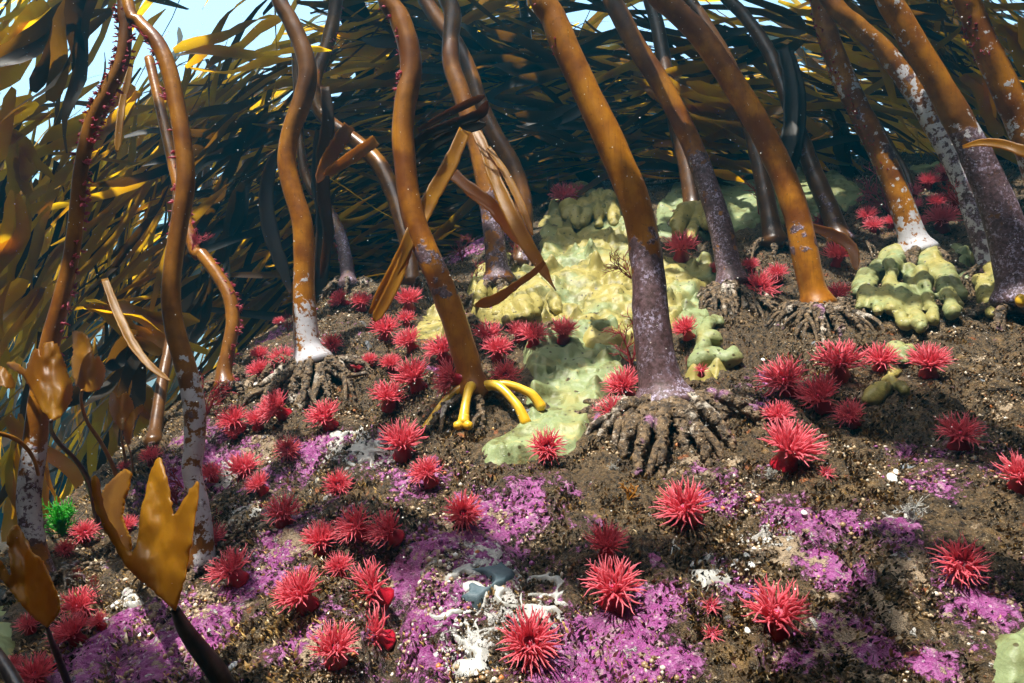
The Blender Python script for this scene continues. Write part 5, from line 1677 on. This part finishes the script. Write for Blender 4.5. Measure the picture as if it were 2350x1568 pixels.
def light_at(px, py):
    return max(k * math.exp(-((px - x) / a) ** 2 - ((py - y) / b) ** 2) for x, y, a, b, k in LIGHT)

def canopy_strap(b, px, py, Y, ang, L, w, rnd, shade, curve=.35):
    """one drifting strap; real-world length L and width w in metres, running along the picture-plane direction with its own drift in depth"""
    c = aty(px, py, Y)
    dirv = CR * math.cos(ang) + np.array([0, -.12, 1.0]) * math.sin(ang) + np.array([0, 1, 0]) * rnd.uniform(-.45, .45)
    dirv /= np.linalg.norm(dirv)
    view = c / np.linalg.norm(c)
    side = np.cross(dirv, view); side /= np.linalg.norm(side)
    nrm = np.cross(side, dirv)
    n, m = 12, 3
    s = np.linspace(-.5, .5, n)
    kx, ky = rnd.uniform(-curve, curve), rnd.uniform(-curve, curve)
    ph = rnd.uniform(0, 6)
    X = c + dirv * (s * L)[:, None] + side * (kx * L * (s ** 2 - .08) + .02 * L * np.sin(s * 9 + ph))[:, None] + nrm * (ky * L * (s ** 2 - .08) + .03 * L * np.sin(s * 7 + ph * 2))[:, None]
    roll = rnd.gauss(0, .6) + rnd.uniform(-1.6, 1.6) * s * 2 + .3 * np.sin(s * 8 + ph)
    D = side * np.cos(roll)[:, None] + nrm * np.sin(roll)[:, None]
    K = np.cross(dirv[None], D)
    t = s + .5
    ww = w * np.clip(np.minimum(t * rnd.uniform(2, 9) + rnd.uniform(.2, .7), (1 - t) * rnd.uniform(1.5, 14) + rnd.uniform(.05, .6)), 0, 1) * (1 + .14 * np.sin(t * 11 + ph) + .08 * np.sin(t * 29 + ph * 3))
    u = np.array([-1, 0, 1.0])
    V = X[:, None, :] + D[:, None, :] * (ww[:, None] * u[None] * .5)[..., None] + K[:, None, :] * (ww[:, None] * (.14 * np.abs(u)[None] + .07 * np.sin(t * 15 + ph)[:, None] * u[None]))[..., None]
    i = np.arange(n - 1)[:, None] * m
    j = np.arange(m - 1)[None, :]
    Q = np.stack([i + j, i + j + 1, i + m + j + 1, i + m + j], -1).reshape(-1, 4)
    b.add(V.reshape(-1, 3), Q, None, shade=np.full(n * m, shade))

def canopy(n, y0, y1, seed, name, label, wr, Lr, dens_pow=1.0, mat='blade', low=0.0):
    rnd = random.Random(seed)
    b = MB()
    made = 0
    while made < n:
        px, py = rnd.uniform(-420, 2770), rnd.uniform(-420, 1200)
        d = canopy_density(px, max(py, 0)) ** dens_pow
        if px < 420 and 560 < py < 1150: d = max(d, low)
        if rnd.random() > d: continue
        Y = y0 + (y1 - y0) * rnd.random() ** 1.3
        c = aty(px, py, Y)
        if c[2] < ground_z(c[0], c[1]) + .05: 
            if rnd.random() < .8: continue
        a = float(flow_angle(px, py)) + rnd.gauss(0, .20)
        if rnd.random() < .08: a += rnd.uniform(-.9, .9)
        Ls = rnd.uniform(*Lr)
        hp = Ls * .45 / Y * FP
        if max(light_at(px + hp * math.cos(a) * q, py - hp * math.sin(a) * q) for q in (-1, -.5, .5, 1)) > rnd.uniform(.35, .95): continue
        w = rnd.uniform(*wr) * (rnd.uniform(.25, .5) if rnd.random() < .3 else 1)
        canopy_strap(b, px, py, Y, a, Ls, w, rnd, (rnd.uniform(.8, 1) if rnd.random() < ((.2 if py < 380 else .36) if px < 480 else .56) else rnd.uniform(0, .3)))  # many straps get deep shade as colour, fewer at the bright left
        made += 1
    o = b.build(name, M[mat])
    tag(o, label, "kelp canopy", kind="stuff")
canopy(2100, 2.0, 3.2, 1, "kelp_canopy", "tangled brown and gold kelp straps of the canopy behind the stalks", (.008, .032), (.35, 1.05))
canopy(1900, 3.2, 5.5, 2, "far_kelp_canopy", "dense dim kelp canopy far behind, closing the view", (.014, .042), (.45, 1.05), 1.4)

canopy(900, 5.5, 8.0, 6, "distant_kelp", "dark wall of kelp in the far distance", (.06, .15), (.7, 1.5), 1.6, "shade_blade", .75)

# kelp added overhead to shade the canopy, opened sunward to light the reef
def sun_shade_kelp(n, seed):
    rnd = random.Random(seed)
    b = MB()
    made = 0
    while made < n:
        x, y, z = rnd.uniform(-4.2, 4.2), rnd.uniform(-3.2, 6.0), rnd.uniform(1.75, 2.6)
        qx = x - SUN_SRC.x / SUN_SRC.z * (z - .1); qy = y - SUN_SRC.y / SUN_SRC.z * (z - .1)
        k = 1.0
        if -1.15 < qx < 1.35 and .1 < qy < 1.75: k = .03 if qx < .40 and (qx > -.42 or qy > .95) else ((.12 if qy < .85 else .05) if qx > 0 else .07)
        elif -1.4 < qx < 1.8 and 1.6 < qy < 2.4: k = .22
        if y > 2.7 or (y > 1.2 and z / y < .80):
            ux, uy, _ = proj((x, y, z))
            k = 1.0 if y < 4.6 and ux > 430 and canopy_density(ux, max(uy, 0)) > .45 else 0
        if rnd.random() > k: continue
        a = rnd.gauss(0, .8)
        L, w = rnd.uniform(.5, 1.1), rnd.uniform(.06, .13)
        d = np.array([math.cos(a), math.sin(a), rnd.uniform(-.15, .15)])
        sd = np.array([-math.sin(a), math.cos(a), rnd.uniform(-.3, .3)])
        s = np.linspace(-.5, .5, 9)
        X = np.array([x, y, z]) + d * (s * L)[:, None] + np.array([0, 0, 1]) * (.05 * np.sin(s * 8 + made))[:, None] + sd * (rnd.uniform(-.3, .3) * L * s ** 2)[:, None]
        ww = w * np.clip(np.minimum((s + .5) * 4 + .3, (.5 - s) * 4 + .15), 0, 1)
        V = np.stack([X - sd * (ww * .5)[:, None], X + sd * (ww * .5)[:, None]], 1).reshape(-1, 3)
        i = np.arange(8) * 2
        b.add(V, np.stack([i, i + 1, i + 3, i + 2], 1), None, shade=np.full(len(V), rnd.random()))
        made += 1
    o = b.build("added_shade_kelp", M["shade_blade"])
    tag(o, "kelp straps added overhead to shade the canopy and dapple the reef", "kelp canopy", kind="stuff")
sun_shade_kelp(3300, 3)

def sky_block_kelp(n, seed):  # unseen straps added beside and behind the viewer to cut sky light
    rnd = random.Random(seed)
    b = MB()
    for k in range(n):
        a = rnd.uniform(R_(150), R_(390))
        r = rnd.uniform(2.6, 4.0)
        c = np.array([r * math.cos(a), .4 + r * math.sin(a) * .9, rnd.uniform(-.9, 2.4)])
        if c[1] > .2 and abs(c[0]) < c[1] * .9 + .5: continue
        L, w = rnd.uniform(.7, 1.3), rnd.uniform(.08, .15)
        d = np.array([rnd.gauss(0, .45), rnd.gauss(0, .45), 1.0]); d /= np.linalg.norm(d)
        sd = np.array([-math.sin(a), math.cos(a), 0]) * rnd.choice((-1, 1)) + np.array([math.cos(a), math.sin(a), 0]) * rnd.uniform(-.6, .6)
        s = np.linspace(-.5, .5, 9)
        X = c + d * (s * L)[:, None] + np.array([math.cos(a), math.sin(a), 0]) * (.07 * np.sin(s * 7 + k))[:, None]
        ww = w * np.clip(np.minimum((s + .5) * 4 + .3, (.5 - s) * 4 + .15), 0, 1)
        V = np.stack([X - sd * (ww * .5)[:, None], X + sd * (ww * .5)[:, None]], 1).reshape(-1, 3)
        i = np.arange(8) * 2
        b.add(V, np.stack([i, i + 1, i + 3, i + 2], 1), None, shade=np.full(len(V), rnd.random()))
    o = b.build("added_enclosing_kelp", M["shade_blade"])
    tag(o, "unseen kelp straps added round the viewer to cut sky light", "kelp canopy", kind="stuff")
sky_block_kelp(2600, 4)

# nearer hand-shaped fronds that read singly
def hand_frond(px, py, Y, ang, L, nf, rnd, label, spread=.5, w=.028):
    b = MB()
    c = aty(px, py, Y)
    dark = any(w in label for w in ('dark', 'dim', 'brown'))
    for k in range(nf):
        a = ang + spread * ((k + .5) / nf - .5) * 2 + rnd.uniform(-.06, .06)
        l = L * rnd.uniform(.75, 1.1)
        mid = c + (CR * math.cos(a) + np.array([0, -.1, 1.0]) * math.sin(a)) * l * .5
        mx, my, md = proj(mid)
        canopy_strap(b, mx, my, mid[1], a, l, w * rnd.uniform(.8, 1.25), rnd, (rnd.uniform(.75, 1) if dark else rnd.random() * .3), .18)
    V0 = c
    o = b.build("kelp_frond", M["blade"], origin=V0)
    o.location = Vector(V0)
    tag(o, label, "kelp frond", "hand shaped fronds drifting in the canopy")

rf = random.Random(77)
HANDS = [
    (215, -30, 1.35, R_(-118), .34, 7, "large brown fingered frond fanning down in the top left corner"),
    (150, 40, 1.5, R_(-150), .36, 6, "yellow lit fingered frond sweeping left below the top left corner"),
    (90, 230, 1.45, R_(-145), .34, 6, "yellow fingered frond left of the leftmost stalk's bend"),
    (330, 210, 1.7, R_(-140), .36, 5, "gold frond passing between the two leftmost stalks"),
    (420, 150, 1.7, R_(20), .36, 5, "gold frond right of the reddish stalk's upper bend"),
    (620, 250, 1.9, R_(-150), .42, 6, "dark teal frond sweeping left from the wavy amber stalk"),
    (80, 450, 1.5, R_(-120), .30, 5, "yellow frond hanging left of the leftmost stalk at mid height"),
    (40, 300, 1.5, R_(-75), .16, 4, "curled pale orange frond close to the left edge"),
    (210, 700, 1.5, R_(-20), .26, 6, "bright yellow fanned frond in the low gap behind the leftmost stalk"),
    (60, 640, 1.5, R_(-115), .34, 5, "olive frond hanging behind the foot of the leftmost stalk"),
    (330, 760, 1.5, R_(-120), .26, 5, "dim fingered frond low between black and reddish stalks"),
    (30, 950, 1.4, R_(-70), .26, 6, "yellow fingered frond low at the left edge behind the cupped fronds"),
    (250, 850, 1.6, R_(-60), .30, 6, "yellow lit frond low behind the curved stems on the left"),
    (1330, 150, 1.9, R_(178), .42, 5, "brown frond streaming left from the thickest stalk near the top"),
    (1440, 190, 1.9, R_(-5), .38, 5, "gold frond streaming right of the thickest stalk near the top"),
    (1350, 280, 2.0, R_(185), .46, 6, "dark brown frond streaming left behind the thickest stalk"),
    (1540, 240, 1.9, R_(-8), .40, 5, "orange lit frond between the speckled and the glossy orange stalk"),
    (1500, 330, 1.95, R_(-10), .36, 5, "olive frond under the orange lit one right of the thickest stalk"),
    (1150, 130, 2.0, R_(172), .46, 6, "dark frond streaming left above the middle of the forest"),
    (960, 170, 2.1, R_(8), .44, 5, "dark teal frond behind the middle stalk's upper bend"),
    (1180, 300, 1.9, R_(5), .36, 5, "brown frond right of the wrapped strap bundle"),
    (1640, 250, 2.0, R_(-30), .30, 5, "yellow frond hanging behind the glossy orange stalk"),
    (1840, 90, 1.9, R_(-170), .34, 5, "brown frond left of the torn white crusted stalk near the top"),
    (1900, 260, 2.0, R_(-60), .26, 5, "yellow frond hanging between the dark and the torn white crusted stalks"),
    (2150, 60, 1.6, R_(160), .32, 5, "dark frond behind the tops of the right hand stalks"),
    (2290, 60, 1.4, R_(-40), .26, 5, "orange frond in the top right corner"),
    (2230, 150, 1.6, R_(-55), .26, 5, "gold frond between the two rightmost stalks"),
    (980, 480, 2.1, R_(-110), .34, 5, "dim hanging frond in the black hollow right of the middle stalk"),
    (860, 480, 2.2, R_(-100), .40, 5, "dim hanging frond in the black hollow left of the middle stalk"),
    (560, 420, 1.9, R_(-110), .34, 5, "dark hanging frond left of the wavy amber stalk"),
    (480, 620, 1.9, R_(-115), .30, 5, "dim frond hanging behind the short curved stalk"),
]
for px, py, Y, a, L, nf, lab in HANDS:
    hand_frond(px, py, Y, a, L, nf, rf, lab, rf.uniform(.25, .5))

# ------------------------------------------------------------------ drifting particles in the water
def build_particles(n):
    rnd = np.random.default_rng(5)
    B, F = ico(1)
    d = .45 + 1.9 * rnd.random(n) ** 1.2
    px = rnd.random(n) * 2600 - 120; py = rnd.random(n) * 1400 - 60
    P = np.array([atd(a, b, c) for a, b, c in zip(px, py, d)])
    gz = ground_z(P[:, 0], P[:, 1])
    ok = P[:, 2] > gz + .02
    P, d = P[ok], d[ok]
    r = .00022 + .0006 * rnd.random(len(P)) ** 5
    V = P[:, None, :] + B[None] * r[:, None, None]
    Fs = (np.arange(len(P))[:, None, None] * len(B) + F[None]).reshape(-1, 3)
    o = link("drifting_particles", mesh("drifting_particles", V.reshape(-1, 3), Fs, M["speck"]))
    tag(o, "tiny white particles drifting in the water", "particles", kind="stuff")
build_particles(3600)

# ------------------------------------------------------------------ the water itself: even scattering
def build_haze():
    x0, x1, y0, y1, z0, z1 = -36, 36, -5, 34, -2.2, 6.5
    V = [(x, y, z) for x in (x0, x1) for y in (y0, y1) for z in (z0, z1)]
    Q = np.array([(0, 1, 3, 2), (4, 6, 7, 5), (0, 4, 5, 1), (2, 3, 7, 6), (0, 2, 6, 4), (1, 5, 7, 3)])
    m, N, L = new_mat("water_haze")
    vol = N.new("ShaderNodeVolumePrincipled")
    vol.inputs["Color"].default_value = (.0, .34, .56, 1)
    vol.inputs["Density"].default_value = HAZE
    vol.inputs["Anisotropy"].default_value = 0.3
    o = N.new("ShaderNodeOutputMaterial")
    L.new(vol.outputs[0], o.inputs["Volume"])
    tag(link("haze", mesh("haze", V, Q, m, smooth=False)), kind="stuff")
HAZE = .045
build_haze()
